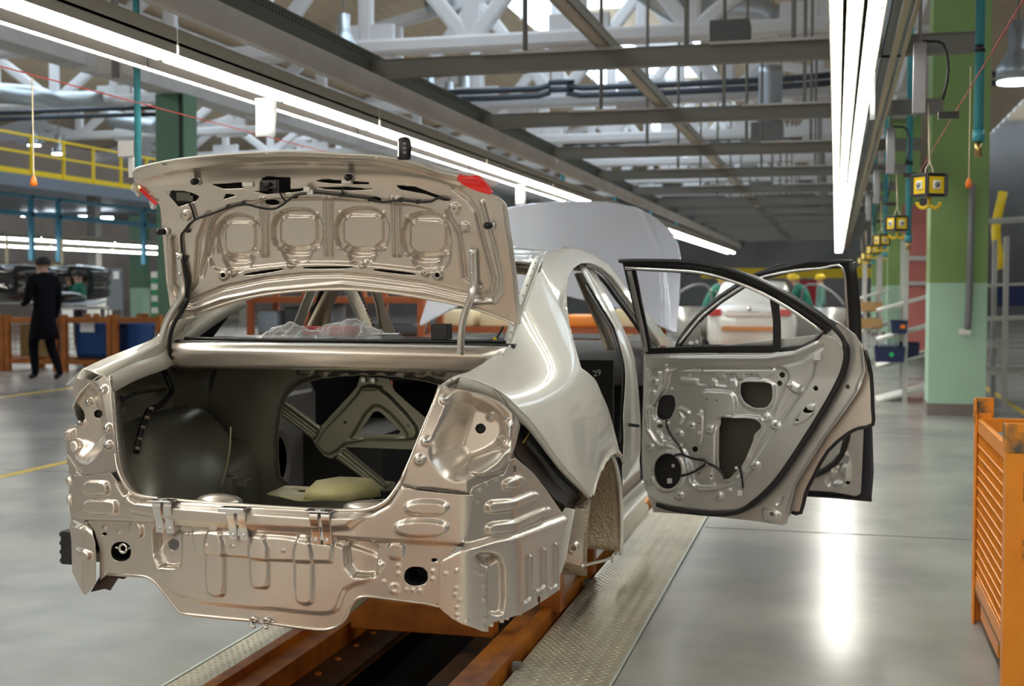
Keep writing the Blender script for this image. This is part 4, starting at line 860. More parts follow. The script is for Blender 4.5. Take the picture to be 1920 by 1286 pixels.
b=MB(); b.box(LD(340,368,-.02),(.05,.02,.03),.2).box(LD(352,372,-.02),(.03,.02,.02)); b.each('lamp_connector',mat('dark_socket',(.10,.095,.08),.2,.5),lid,bevel=.002)
for u,v,d in ((313,434,(-.6,-1,-.1)),(922,423,(-.35,-1,-.05)),(371,339,(0,-1,-.2)),(658,331,(0,-1,-.2))):
    p=LD(u,v,0); d=np.array(d); d=d/np.linalg.norm(d); b=MB(); b.cyl(p-d*.004,p+d*.008,.016,.012,14,0); o=b.build('stop_seat',HINGE,lid,True)
    b=MB(); b.cyl(p+d*.006,p+d*.030,.0105,.0115,14); b.ball(p+d*.030,.0115,10); b.build('rubber_stop',BLACK,lid,True)
# gooseneck hinges with mounting feet
def hinge(foot,arm,rv):
    b=MB(); P=[SLD.P([q],.014)[0] for q in foot]+[atY(u,v,y) for u,v,y in arm]
    b.bar(P,.024,.012,(1,0,0),sm=4); h=b.build('lid_hinge',HINGE,lid,True)
    b=MB()
    for q in rv: c=SLD.P([q],.020)[0]; b.cyl(c,c+np.array([0,-.006,0]),.006,.005,10)
    b.each('hinge_rivet',CHROME,lid,True)
hinge([(889,467),(890,500),(891,533)],[(884,556,4.02),(871,590,4.05),(865,625,4.08),(864,660,4.11),(866,683,4.14),(878,697,4.2)],[(887,477),(889,513)])
hinge([(340,474),(342,505),(346,533)],[(340,556,4.03),(322,585,4.06),(309,612,4.08),(304,645,4.11),(306,672,4.14),(322,690,4.2)],[(340,483),(343,514)])
b=MB(); b.tube([atY(u,v,y) for u,v,y in ((352,560,4.02),(341,583,4.04),(326,607,4.06),(318,640,4.1),(322,672,4.14),(335,690,4.2))],.008,8); b.build('hinge_wiring',BLACK,lid,True)
b=MB(); b.cyl(atY(880,692,4.19),atY(888,686,4.24),.022,n=14); b.cyl(atY(330,686,4.19),atY(338,690,4.24),.022,n=14); b.each('hinge_pivot',BLKP,lid,True)
# lid lamps with clear film
q=[(858,331),(873,336),(892,334),(905,341),(919,356),(926,366),(905,362),(885,355),(868,346),(859,338)]
lp=sheet('lid_lamp',SLD,rnd(LX(q),1),RED,lid,(),(),res=.005,off=.010,solid=.016,label='red lid lamp at the right corner')
def film(name,pts,par,seed,dz=.02,y=None,m_=None):
    r=np.random.default_rng(seed); P=np.array(pts); n=len(P); V=list(P)+list(P*.5+P.mean(0)*.5+r.normal(0,.012,(n,3)))+[P.mean(0)+np.array([0,-dz,0])]
    Fc=[(i,(i+1)%n,n+(i+1)%n,n+i) for i in range(n)]+[(n+i,n+(i+1)%n,2*n) for i in range(n)]
    o=mesh(name,V,Fc,CLOUDY,par,True); s=o.modifiers.new('s','SUBSURF'); s.levels=s.render_levels=2; return o
film('lamp_film',[SLD.P([q_],.02)[0]+np.array([0,.03,0]) for q_ in ((772,303),(778,288),(800,315),(838,312),(853,322),(870,319),(895,322),(915,335),(938,338),(936,346),(915,352),(895,340),(872,333),(850,330),(815,320),(790,310))],lid,3,.01)
o=MB().bar([LD(265,354,.008),LD(280,369,.008),LD(295,383,.008)],.010,.008,(0,1,0),sm=1).build('lid_lamp',RED,lid)
film('lamp_film',[LD(u,v,.01) for u,v in ((252,342),(258,341),(266,356),(262,372),(256,366),(253,352))],lid,5,.02); film('lamp_film',[LD(u,v,.01) for u,v in ((281,372),(292,382),(297,390),(290,393),(283,390))],lid,6,.02)
# ---------------------------------------------------------------- right rear door
def door_surf(hx,hy,ang,lean=.12,zb=1.02):
    d=np.array([math.sin(R(ang)),-math.cos(R(ang)),0]); n=np.array([d[1],-d[0],0])
    return Surf((hx,hy,0),d,(0,0,1),n,lambda a,b:lean*np.clip((b-zb)/.5,0,2)**1.5-.03*np.clip(a/1.0,0,1.2)**2,(4,9))
DS=door_surf(-.85,5.68,70); DX=lambda p:DS.px(p)
d3=lambda p:tr(p,1150,460,.28); d4=lambda p:tr(p,1150,680,.2604)
pan=[(1207,664),(1300,662),(1445,662),(1475,657),(1505,650),(1530,638),(1543,626),(1562,634),(1578,650),(1582,668),(1578,692),(1562,730),(1535,780),(1512,812),(1480,866),(1449,908),(1418,938),(1384,954),(1330,957),(1270,950),(1235,941),(1214,925),(1206,901),(1203,836),(1206,740)]
h=[rnd(DX(p),1,.2) for p in ([(1240,741),(1261,741),(1264,763),(1254,787),(1236,788),(1228,779),(1231,755)],d4([(912,170),(925,138),(1125,142),(1142,180),(1142,265),(1100,325),(1010,328),(940,285),(912,230)]),d4([(760,405),(775,398),(1010,402),(1060,440),(1062,470),(1010,515),(1005,560),(930,735),(880,780),(830,840),(790,835),(755,760)]))]
h+=[DX(ell((1253,883),26,33,36)),DX(ell(d4([(1205,90)])[0],5.5)),DX(ell(d4([(1187,150)])[0],5)),DX(ell(d4([(1457,185)])[0],4.5,5)),DX(ell(d4([(577,625)])[0],5.5)),DX(ell(d4([(327,457)])[0],4)),DX(d4([(1365,345),(1385,312),(1410,340),(1455,342),(1430,360),(1385,362)])),DX(ell(d4([(1327,412)])[0],3.5,2.5))]
h+=[DX(ell(d4([q_])[0],1.8,n=8)) for q_ in ((1290,172),(670,262),(742,273),(840,88),(987,86),(510,73),(615,438),(1090,398),(1168,450),(1022,740),(755,968),(475,955),(262,606),(285,217),(302,137),(695,480),(553,458),(460,515),(700,815),(617,795))]
inner=d4([(390,80),(440,48),(560,42),(580,30),(1200,30),(1245,55),(1262,100),(1240,200),(1050,640),(935,800),(850,870),(720,910),(600,905),(555,860),(545,740),(480,640),(380,580),(320,510),(330,430),(290,400),(290,300),(340,230),(380,180)])
f=[pad(DX(inner),-.012,.014,1),pad(DX(d4([(255,60),(340,40),(350,150),(310,250),(270,300),(255,200)])),.008,.012,1),
 bead(DX([(1212,672),(1440,672),(1490,664),(1530,645)]),.010,.014),bead(DX([(1215,690),(1445,690),(1500,676),(1540,650)]),-.008,.010),
 pad(DX(d4([(620,220),(660,200),(830,205),(875,250),(880,390),(750,395),(730,420),(725,840),(600,845),(590,760),(640,600),(655,320)])),.012,.012,1),pad(DX(d4([(590,345),(640,345),(640,560),(610,605),(590,580)])),.008,.008,1),
 pad(DX(d4([(630,75),(720,75),(745,115),(790,115),(790,80),(870,80),(890,120),(930,120),(940,85),(1030,85),(1060,120),(1150,85),(1150,40),(630,40)])),.007,.006,0),
 pad(DX(d4([(600,120),(600,170),(680,172),(700,120),(730,125),(740,165),(810,170),(830,125),(870,120),(890,180),(860,190),(470,150),(470,110)])),.006,.006,0),
 pad(DX(d4([(890,120),(1150,120),(1160,270),(1110,345),(990,345),(910,295),(890,200)])),.009,.010,1),pad(DX(d4([(730,390),(1050,380),(1085,440),(1030,540),(940,760),(870,860),(770,860),(730,780)])),.009,.010,1),
 pad(DX(d4([(270,780),(300,660),(400,620),(500,680),(525,800),(490,900),(380,940),(300,900)])),.006,.012,2),
 bead(DX(d4([(240,330),(250,480),(300,560),(340,600),(440,590),(500,640),(540,740),(560,860),(620,910),(750,905),(870,870),(960,780),(1060,620),(1250,160)])),.010,.010),
 bead(DX(d4([(380,20),(370,150),(330,230),(290,300),(250,330)])),.008,.008),pad(DX(d4([(1265,120),(1370,190),(1330,232),(1250,170)])),.010,.008,1),
 bead(DX(d4([(1440,20),(1420,100),(1330,230),(1050,640),(960,800),(850,900)])),-.007,.012),bead(DX(d4([(320,500),(350,540),(390,548)])),.008,.007),bead(DX(d4([(460,340),(490,400),(470,440)])),.008,.008),pad(DX(d4([(470,310),(550,360),(530,380),(460,340)])),.008,.006,1),
 pad(DX(d4([(1370,330),(1420,300),(1455,300),(1440,380),(1330,450),(1290,440)])),.006,.01,1)]
for q_ in ((285,217),(265,606),(475,955),(757,960),(1022,740),(1168,450),(1088,398),(548,460),(460,515),(695,480),(302,137),(275,848)): f.append(pad(DX(ell(d4([q_])[0],8)),.008,.008,0))
rdoor=sheet('rear_door',DS,DX(pan),DOORIN,car,h,f,res=.0042,solid=.0015,label='open right rear door, bare metal-grey inner panel')
DD=lambda u,v,o=.01:DS.P([(u,v)],o)[0]
# outer flange, outer skin, cabin-side rim
fl=[(1207,664),(1204,840),(1207,930),(1215,952),(1218,962),(1306,968),(1400,978),(1462,987),(1470,983),(1474,964),(1489,907),(1520,858),(1541,823),(1580,772),(1606,734),(1619,697),(1613,652),(1599,628),(1570,606),(1548,596),(1545,626)]
flange_hole=[(1225,672),(1445,668),(1530,645),(1548,632),(1562,640),(1572,668),(1560,715),(1505,805),(1470,862),(1440,900),(1410,925),(1380,938),(1300,942),(1240,930),(1222,905),(1220,800)]
FS=[pad(DX(d4([(1050,1060),(1090,1060),(1160,1080),(1180,1110),(1150,1150),(1060,1140)])),.010,.008,1),pad(DX(d4([(1140,1030),(1200,955),(1190,1030)])),-.008,.006,1),bead(DX(d4([(1240,1080),(1300,880),(1500,560),(1780,160)])),.008,.010),bead(DX([(1612,652),(1616,697),(1602,730)]),.006,.008)]
sheet('door_flange',DS,DX(fl),DOORIN,rdoor,[DX(flange_hole),DX(ell(d4([(1665,177)])[0],4.5)),DX(ell(d4([(1125,1095)])[0],4.5)),DX(ell(d4([(1077,1130)])[0],3,2))],FS,res=.005,solid=.0015,off=-.035)
rimP=[(1548,600)]+d3([(1420,560)])[:0]
pa_=crom(DS.P(pan[6:]+pan[:1],0.0),2); MB().strip(pa_,pa_*1.0+DS.n*-.074).build('door_rim',DOORIN,rdoor,True,solid=.0015)
sk=[(1215,955),(1462,980),(1473,965),(1490,966),(1499,930),(1515,896),(1541,849),(1580,815),(1603,805),(1626,800),(1626,770),(1623,704),(1611,656),(1600,640),(1570,618),(1540,640),(1500,665),(1440,672),(1215,672)]
sheet('door_outer_skin',DS,DX(sk),SILVER,rdoor,(),(),res=.012,off=-.075,solid=.002)
MB().tube(DS.P([(1473,965),(1490,966),(1499,930),(1515,896),(1541,849),(1580,815),(1603,805),(1626,799),(1626,770),(1623,704),(1612,658)],-.07),.008,6,sm=2).build('edge_seal',BLACK,rdoor,True)
ws=[(1163,489),(1262,490),(1318,495),(1374,508),(1420,525),(1476,553),(1530,586),(1562,611),(1580,632),(1588,652),(1588,676),(1578,708),(1555,752),(1525,802),(1482,868),(1452,908),(1418,940),(1383,960),(1332,963),(1267,955),(1233,945)]
b=MB(); P=DS.P(ws,.008); P[:,0]=P[:,0]; b.tube(P,[.010]*9+[.014]*8+[.011]*4,8,sm=4); b.build('weatherstrip',BLACK,rdoor,True,label='black rubber seal round the open rear door')
fro=[(1163,486),(1262,487),(1318,492),(1374,505),(1420,521),(1476,549),(1530,582),(1566,609),(1548,626),(1528,642),(1500,655),(1461,660),(1440,664),(1208,664),(1204,640),(1190,600),(1173,530)]
g1=[(1188,507),(1262,511),(1318,516),(1374,531),(1410,544),(1440,556),(1447,600),(1447,648),(1300,650),(1217,653),(1200,570)]
g2=[(1456,562),(1486,584),(1520,606),(1541,621),(1528,634),(1500,648),(1461,653),(1460,600)]
fr=sheet('window_frame',DS,DX(fro),BLKP,rdoor,[rnd(DX(g1),0),rnd(DX(g2),0)],[bead(DX([(1166,492),(1262,494),(1374,512),(1476,557),(1550,605)]),.010,.008)],res=.005,off=-.012,solid=.012)
MB().bar(DS.P([(1174,503),(1262,507),(1318,512),(1374,527),(1430,550),(1486,582),(1544,623)],.006),.008,.014,DS.n,sm=4).build('frame_trim',CHROME,rdoor,True)
MB().bar(DS.P([(1180,508),(1193,570),(1203,615),(1211,660)],.0),.010,.022,DS.n,sm=4).build('frame_channel',mat('channel_grey',(.42,.41,.40),.6,.4),rdoor,True)
sl=[(1232,655),(1440,653),(1470,662),(1500,660),(1465,668),(1232,668)]
sheet('window_slot_rail',DS,DX([(1232,654),(1444,652),(1444,666),(1232,667)]),DOORIN,rdoor,[DX(ell((x,661),4,2)) for x in (1258,1297,1335,1373,1414)],[bead(DX([(x,654),(x,667)]),.004,.004) for x in (1240,1278,1316,1354,1394,1430)],res=.004,off=-.022,solid=.0015)
MB().tube(DS.P([(1461,657),(1500,652),(1528,638),(1543,623)],-.004),.008,6).build('quarter_glass_seal',BLACK,rdoor,True)
gm=mat('window_glass',(.9,.95,.95),0,.02,trans=0,alpha=.12,spec=.8)
sheet('quarter_glass',DS,DX(g2),gm,rdoor,(),(),res=.02,off=-.018,solid=0)
b=MB(); DW=lambda p,o=.014:[DD(u,v,o) for u,v in d4(p)]
b.tube(DW([(395,400),(402,470),(450,550),(490,600),(520,660),(600,690),(660,700),(680,720),(620,765),(560,795),(500,812)],.016),.006,6); b.tube(DW([(680,718),(750,750),(800,800),(812,835)]),.006,6); b.tube(DW([(450,665),(490,655),(525,665)]),.005,6); b.tube(DW([(918,730),(930,790),(942,880),(938,900)],.014),.005,6)
b.each('door_wiring',BLACK,rdoor,True)
b=MB()
for q_,s_ in (((920,935),.024),((390,855),.022),((415,745),.014)): b.box(DD(*d4([q_])[0],.016 if q_[0]>900 else -.02),(s_,.012,s_),.3)
for q_ in ((685,725),(408,432),(895,755),(500,590)): b.box(DD(*d4([q_])[0],.014),(.014,.010,.012),.2)
b.box(DD(*d3([(1370,745)])[0],.012),(.03,.014,.03),.2).cyl(DD(*d4([(245,318)])[0],.0),DD(*d4([(300,325)])[0],.02),.009,n=10)
for q_ in ((547,92),(422,187),(613,373),(618,503),(313,60),(728,868)): b.box(DD(*d4([q_])[0],.0),(.013,.006,.013))
b.each('door_clip',mat('clip_grey_white',(.55,.55,.53),0,.5),rdoor,bevel=.002)
for i,(q_,rx_,ry_) in enumerate((((395,780),118,148),((370,325),95,110))): sheet('aperture_shade_sheet',DS,DX(ell(d4([q_])[0],rx_*.2604,ry_*.2604)),CABIN,rdoor,(),(),res=.015,off=-.028,solid=0)  # black sheets put shade into the speaker hole and the hole above
sheet('door_shade_sheet',DS,DX([(1225,690),(1440,690),(1525,665),(1550,670),(1540,720),(1470,850),(1400,920),(1300,935),(1225,905)]),mat('cavity_shade',(.06,.055,.045),.2,.5),rdoor,(),(),res=.02,off=-.066,solid=0)  # shade of the hollow door, coloured into a dark olive sheet
b=MB(); c=DD(*d4([(180,455)])[0],.0); b.cyl(atX(1180,796,-.90),c,.008,n=8); b.build('door_check_strap',BLKP,rdoor,True)
# ---------------------------------------------------------------- right front door
D2=door_surf(-.87,6.88,67); X2=lambda p:D2.px(p)
fp=[(1265,652),(1300,650),(1440,655),(1600,655),(1613,680),(1620,760),(1619,810),(1614,925),(1605,930),(1560,922),(1500,918),(1400,925),(1330,930),(1275,920),(1268,800)]
f=[pad(X2(d4([(1600,640),(1700,640),(1700,900),(1540,870)])),.008,.02,1)]
for q_ in ((1670,700),(1610,760),(1640,830),(1560,850),(1630,720),(1600,830)): f.append(pad(X2(ell(d4([q_])[0],6,9)),-.012,.010,0))
fdoor=sheet('front_door',D2,X2(fp),DOORIN,car,[X2(ell((1590,905),4)),X2(ell((1330,860),24,30))],f,res=.008,solid=.0015,label='open right front door behind the rear door')
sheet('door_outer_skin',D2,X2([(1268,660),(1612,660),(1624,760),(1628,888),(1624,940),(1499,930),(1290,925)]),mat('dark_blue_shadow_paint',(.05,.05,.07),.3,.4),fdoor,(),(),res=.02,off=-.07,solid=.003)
o2=[(1262,652),(1268,636),(1285,612),(1304,589),(1346,552),(1382,529),(1416,510),(1458,496),(1514,488.5),(1560,486),(1598,486.5),(1602,500),(1610,572),(1612,656)]
g=[(1284,648),(1296,622),(1318,597),(1350,570),(1396,540),(1430,524),(1486,511),(1540,505),(1577,503),(1584,560),(1587,640),(1445,646),(1300,647)]
sheet('window_frame',D2,X2(o2),BLKP,fdoor,[X2(g)],[bead(X2([(1272,640),(1306,595),(1350,557),(1420,514),(1514,492),(1596,490)]),.010,.010)],res=.007,off=-.012,solid=.014)
MB().bar(D2.P([(1272,648),(1296,617),(1318,592),(1355,562),(1396,536),(1430,520),(1486,508),(1540,503),(1580,501),(1588,560),(1592,645)],.006),.010,.012,D2.n,sm=4).build('frame_trim',CHROME,fdoor,True)
MB().bar(D2.P([(1598,492),(1604,560),(1610,650),(1619,720)],.0),.020,.03,D2.n,sm=3).build('weatherstrip',BLACK,fdoor,True)
MB().tube(D2.P([(1620,800),(1600,760),(1580,850),(1530,890),(1470,905)],.004),.016,8).build('weatherstrip',BLACK,fdoor,True)
sheet('mirror_sail',D2,X2([(1278,648),(1296,622),(1312,603),(1313,648)]),DOORIN,fdoor,[X2(ell((1295,642),5,3)),X2(ell((1306,640),3))],(),res=.006,off=-.004,solid=.003)
MB().box(D2.P([(1290,906),],.0)[0],(.02,.02,.02)).build('door_clip',WHITE,fdoor)
MB().tube(D2.P([(1624,940),(1499,930),(1340,925)],-.07),.012,6).build('edge_seal',BLACK,fdoor,True)
# ---------------------------------------------------------------- hood, raised
SH=Surf((XC,7.75,1.05),(1,0,0),(0,.33,.944),(0,-.944,.33),lambda a,b:-.16*np.clip(np.abs(a)-.58,0,1)**1.3-.05*(a/.75)**2-.10*(np.clip(b-.45,0,1)/.45)**2,(5,12))
HX=lambda p:SH.px(p)
hd=[(785,612),(800,565),(830,490),(870,420),(905,400),(942,391),(998,381),(1068,377),(1138,378),(1194,388),(1230,408),(1258,433),(1272,458),(1277,485),(1275,556),(1268,625),(1250,618),(1180,583),(1065,555),(960,548),(860,573)]
sheet('hood',SH,HX(hd),HOODM,car,(),[bead(HX([(1205,395),(1238,470),(1246,560),(1246,615)]),.012,.012)],res=.014,solid=.012,label='raised white hood beyond the roof')
# ---------------------------------------------------------------- loose things lying on the car
kx=empty('remote_key',SLD.P([(757,297)],0)[0],'black remote key with silver strip standing on the open lid edge','key')
p=SLD.P([(757,278)],-.004)[0]; b=MB(); b.loft([[p+np.array((sx*.021*w,sy*.009*w,z)) for sx,sy in ((-1,-.5),(-.5,-1),(.5,-1),(1,-.5),(1,.5),(.5,1),(-.5,1),(-1,.5))] for z,w in ((-.036,.8),(-.032,1),(.0,1.08),(.024,1),(.032,.8),(.036,.4))]); b.build('key_shell',BLKP,kx,True)
MB().box(p+np.array([-.016,-.0095,-.002]),(.006,.003,.05)).build('silver_strip',CHROME,kx,bevel=.001)
b=MB(); [b.box(p+np.array([.005,-.0105,z]),(.009,.002,.007)) for z in (.014,.0,-.014)]; b.each('key_button',mat('key_grey',(.3,.3,.3),0,.5),kx)
sh=wpt(-.05,.80,1.207)
lamp=empty('wrapped_brake_lamp',sh,'red brake lamp in crumpled clear plastic film lying on the parcel shelf','lamp')
A_=atY(505,632,4.36);B_=atY(690,636,4.36); z0=1.209
b=MB(); L0=np.array([A_[0]+.05,4.40,z0+.03]);L1=np.array([B_[0]-.06,4.40,z0+.03]); b.box((L0+L1)/2+np.array([.03,.02,0]),(abs(L1[0]-L0[0])*.75,.05,.035)); b.build('brake_lamp',mat('dark_red_lens',(.35,.01,.015),0,.2),lamp,bevel=.008)
r=np.random.default_rng(11); nx,ny=26,8; V=[]
for j in range(ny):
    for i in range(nx):
        u=i/(nx-1); w=j/(ny-1); x=A_[0]-.03+(B_[0]-A_[0]+.10)*u; e=min(1,4*u,4*(1-u)); hgt=(.078*e**.6)*(math.sin(math.pi*min(w*1.15,1))**.6 if 0<w<1 else 0)
        V.append((x+r.normal(0,.004),4.30+.16*w+r.normal(0,.006),z0+max(0,hgt*(.75+.25*math.sin(9*u+1))+r.normal(0,.007))))
o=mesh('film_wrap',V,[(j*nx+i,j*nx+i+1,(j+1)*nx+i+1,(j+1)*nx+i) for j in range(ny-1) for i in range(nx-1)],FILM,lamp,True)
b=MB()
for v0 in (V[3*nx:4*nx],V[5*nx:6*nx]): b.tube(v0,.0022,5,sm=2)
b.tube([V[j*nx+20+(j%2)] for j in range(ny)],.002,5,sm=1); b.tube([V[j*nx+3] for j in range(ny)],.002,5,sm=1); b.each('film_crease',mat('film_edge',(.9,.9,.92),0,.2,alpha=.7),lamp,True)
pp=empty('paper_stack',atY(722,634,4.42),'loose white papers lying beside the wrapped lamp on the shelf','paper'); c=atY(722,634,4.40)
for i in range(4): MB().box((c[0],c[1],1.209+.004+.006*i),(.10,.12,.0012),.15*i-.2).build('sheet_of_paper',PAPER,pp)
bx=empty('black_box',atY(828,641,4.50),'small black box standing on the shelf beside the right hinge','box'); c=atY(828,624,4.50)
b=MB(); b.b2((c[0]-.033,c[1]-.03,1.208),(c[0]+.033,c[1]+.03,c[2]+.034)); b.build('box_shell',BLKP,bx,bevel=.003)
c=atY(928,636,4.3); b=MB(); b.tube([atY(944,612,4.3),atY(936,626,4.3),c,atY(912,640,4.3)],.004,6); w=b.build('antenna_lead',BLACK,car,True); MB().box(c,(.014,.010,.014),.3).build('lead_tag',YEL,w)
# ================================================================ things standing round the line
# ---- orange mesh container in the right foreground
CORG=mat('worn_orange_paint',(.86,.30,.02),.05,.45,noise=.6,nscale=7,col2=(.80,.26,.015)); CHIP=mat('chipped_orange_paint',(.80,.28,.02),.05,.55,noise=.9,nscale=16,col2=(.10,.09,.06))
ct=empty('mesh_container',(1.0,5.4,FZ),'worn orange steel mesh container standing in the right foreground','container')
cx0,cx1,cy0,cy1,cz0,cz1=.605,1.55,4.87,5.98,FZ,.86
def angle_post(x,y,sx,sy):
    b=MB(); w=.075; b.loft([[(x,y,z),(x+sx*w,y,z),(x+sx*w,y+sy*.008,z),(x+sx*.008,y+sy*.008,z),(x+sx*.008,y+sy*w,z),(x,y+sy*w,z)][::(1 if sx*sy>0 else -1)] for z in (cz0,cz1-.02)]); b.build('post',CORG,ct,bevel=.002)
    b=MB(); b.b2((x,y-sy*.004,cz1-.06),(x+sx*.085,y+sy*.006,cz1+.05)).b2((x-sx*.004,y,cz1-.06),(x+sx*.006,y+sy*.07,cz1+.045)); b.build('stacking_ear',CHIP,ct,bevel=.004)
for x,sx in ((cx0,1),(cx1,-1)):
    for y,sy in ((cy0,1),(cy1,-1)): angle_post(x,y,sx,sy)
for z,h,n in ((cz1-.10,.06,'top_rail'),(cz0+.16,.06,'bottom_rail')):
    b=MB(); b.b2((cx0+.009,cy0+.009,z),(cx0+.03,cy1-.009,z+h)).b2((cx1-.03,cy0+.009,z),(cx1-.009,cy1-.009,z+h)).b2((cx0+.03,cy0+.009,z),(cx1-.03,cy0+.03,z+h)).b2((cx0+.03,cy1-.03,z),(cx1-.03,cy1-.009,z+h)); b.each(n,CORG,ct,bevel=.002)
MB().b2((cx0+.01,cy0+.01,cz0+.14),(cx1-.01,cy1-.01,cz0+.16)).build('base_sheet',mat('rusty_base',(.35,.16,.05),.2,.6),ct)
for y in (cy0+.02,cy1-.12): MB().b2((cx0+.04,y,cz0+.02),(cx0+.14,y+.10,cz0+.15)).build('foot',CORG,ct)
MB().b2((cx0+.02,cy0+.3,cz0+.06),(cx0+.05,cy1-.2,cz0+.14)).build('fork_guide',CORG,ct)
zz=np.arange(cz0+.24,cz1-.11,.047)
b=MB()
for z in zz: b.cyl((cx0+.012,cy0+.06,z),(cx0+.012,cy1-.06,z),.0035,n=5)
b.each('mesh_wire',CORG,ct)
b=MB()
for y in np.arange(cy0+.08,cy1-.05,.047): b.cyl((cx0+.016,y,cz0+.2),(cx0+.016,y,cz1-.09),.003,n=5)
b.each('mesh_wire',CORG,ct)
b=MB()
for x in np.arange(cx0+.09,cx1-.05,.05): b.cyl((x,cy1-.012,cz0+.2),(x,cy1-.012,cz1-.09),.003,n=5)
for z in zz: b.cyl((cx0+.06,cy1-.014,z),(cx1-.06,cy1-.014,z),.003,n=5)
b.each('mesh_wire',CORG,ct)
b=MB()
for x in np.arange(cx0+.12,cx1-.05,.05): b.cyl((x,cy0+.012,cz0+.2),(x,cy0+.012,cz1-.09),.003,n=5)
b.each('mesh_wire',CORG,ct)
b=MB(); b.box((cx0+.075,cy0-.012,cz1-.18),(.03,.02,.11)).box((cx0+.075,cy0-.012,cz1-.40),(.03,.02,.09)); b.each('latch_plate',CHIP,ct,bevel=.003)
MB().b2((cx0+.1,cy0-.01,.12),(cx1,cy0+.0,.19)).build('gate_bar',CORG,ct)
# ---- people
SKIN=mat('skin',(.48,.28,.20),0,.55); HAIRM=mat('dark_hair',(.012,.010,.010),0,.6)
def person(base,h,yaw,label,top,legs,J,head='hair',vest=None,bend=0):
    """J overrides joint places; everything in units of the standing height, x right, y forward"""
    h=h*1.105
    P={'pel':(0,0,.53),'spi':(0,.0,.62),'che':(0,.0,.74),'nek':(0,.005,.845),'hed':(0,.018,.895),'crn':(0,.012,.955),
     'shL':(-.105,0,.80),'elL':(-.135,-.01,.635),'wrL':(-.135,.05,.49),'haL':(-.13,.07,.435),'shR':(.105,0,.80),'elR':(.135,-.01,.635),'wrR':(.135,.05,.49),'haR':(.13,.07,.435),
     'hiL':(-.05,0,.50),'knL':(-.055,.015,.28),'anL':(-.055,-.01,.045),'toL':(-.06,.085,.018),'hiR':(.05,0,.50),'knR':(.055,.015,.28),'anR':(.055,-.01,.045),'toR':(.06,.085,.018)}
    P.update(J); rad={'pel':.075,'spi':.068,'che':.082,'nek':.034,'hed':.050,'crn':.040,'sh':.042,'el':.031,'wr':.022,'ha':.022,'hi':.060,'kn':.042,'an':.028,'to':.024}
    ed=[('pel','spi'),('spi','che'),('che','nek'),('nek','hed'),('hed','crn')]
    for s in 'LR': ed+=[('che','sh'+s),('sh'+s,'el'+s),('el'+s,'wr'+s),('wr'+s,'ha'+s),('pel','hi'+s),('hi'+s,'kn'+s),('kn'+s,'an'+s),('an'+s,'to'+s)]
    keys=list(P); cs,sn=math.cos(yaw),math.sin(yaw)
    tw=lambda p:(base[0]+h*(p[0]*cs-p[1]*sn),base[1]+h*(p[0]*sn+p[1]*cs),base[2]+h*p[2])
    me=bpy.data.meshes.new('sk'); me.from_pydata([tw(P[k]) for k in keys],[(keys.index(a),keys.index(c)) for a,c in ed],[]); o=bpy.data.objects.new('sk',me); COL.objects.link(o)
    sm=o.modifiers.new('s','SKIN'); sm.use_smooth_shade=True
    for i,k in enumerate(keys):
        r=rad.get(k,rad.get(k[:2],.03))*h; me.skin_vertices[0].data[i].radius=(r,r); me.skin_vertices[0].data[i].use_root=(k=='pel')
    s2=o.modifiers.new('u','SUBSURF'); s2.levels=s2.render_levels=2
    dg=bpy.context.evaluated_depsgraph_get(); nm=bpy.data.meshes.new_from_object(o.evaluated_get(dg)); bpy.data.objects.remove(o)
    root=empty('person',base,label,'person')
    nm.materials.clear(); [nm.materials.append(q) for q in (top,legs,SKIN,BLACK)]
    inv={k:np.array(tw(P[k])) for k in keys}; seg=[(inv[a],inv[c],a,c) for a,c in ed]
    for f in nm.polygons:
        c=np.array(f.center); best=min(seg,key=lambda s:np.linalg.norm(c-(s[0]+np.clip((c-s[0])@(s[1]-s[0])/((s[1]-s[0])@(s[1]-s[0])),0,1)*(s[1]-s[0]))))
        k=best[3][:2]; f.material_index=2 if k in ('he','cr','ha') else 3 if k=='to' else 1 if k in ('hi','kn','an') else 0; f.use_smooth=True
    ob=bpy.data.objects.new('body',nm); link(ob); wparent(ob,root)
    hc=(inv['hed']+inv['crn'])/2; fwd=np.array((-sn,cs,0)); upv=(inv['crn']-inv['nek']); upv/=np.linalg.norm(upv); rt=np.array((cs,sn,0))
    b=MB(); b.add([hc+fwd*.052*h+upv*.004*h,hc+fwd*.070*h-upv*.014*h,hc+fwd*.05*h-upv*.018*h+rt*.008*h,hc+fwd*.05*h-upv*.018*h-rt*.008*h],[(0,2,1),(0,1,3),(1,2,3)]); b.build('nose',SKIN,root)
    for s_ in (-1,1): MB().ball(hc+rt*s_*.05*h-upv*.006*h,(.008*h,.014*h,.018*h),8).build('ear',SKIN,root,True); MB().ball(hc+fwd*.048*h+rt*s_*.018*h+upv*.006*h,.006*h,6).build('eye',BLACK,root,True)
    m_=HAIRM if head=='hair' else YEL; b=MB(); rings=[]
    for z,r in ((-.012,.058),(.012,.060),(.034,.054),(.050,.036),(.056,.004)): rings.append([hc-fwd*.006*h+upv*z*h+h*r*(math.cos(t)*rt+1.12*math.sin(t)*fwd) for t in np.linspace(0,5.98,18)])
    b.loft(rings); 
    if head!='hair': b.loft([[hc+fwd*(.01+q)*h+upv*zz_*h+h*.064*(math.cos(t)*rt+1.15*math.sin(t)*fwd) for t in np.linspace(0,5.98,18)] for q,zz_ in ((0,-.012),(.008,-.018))])
    b.build('hair' if head=='hair' else 'safety_helmet',m_,root,True)
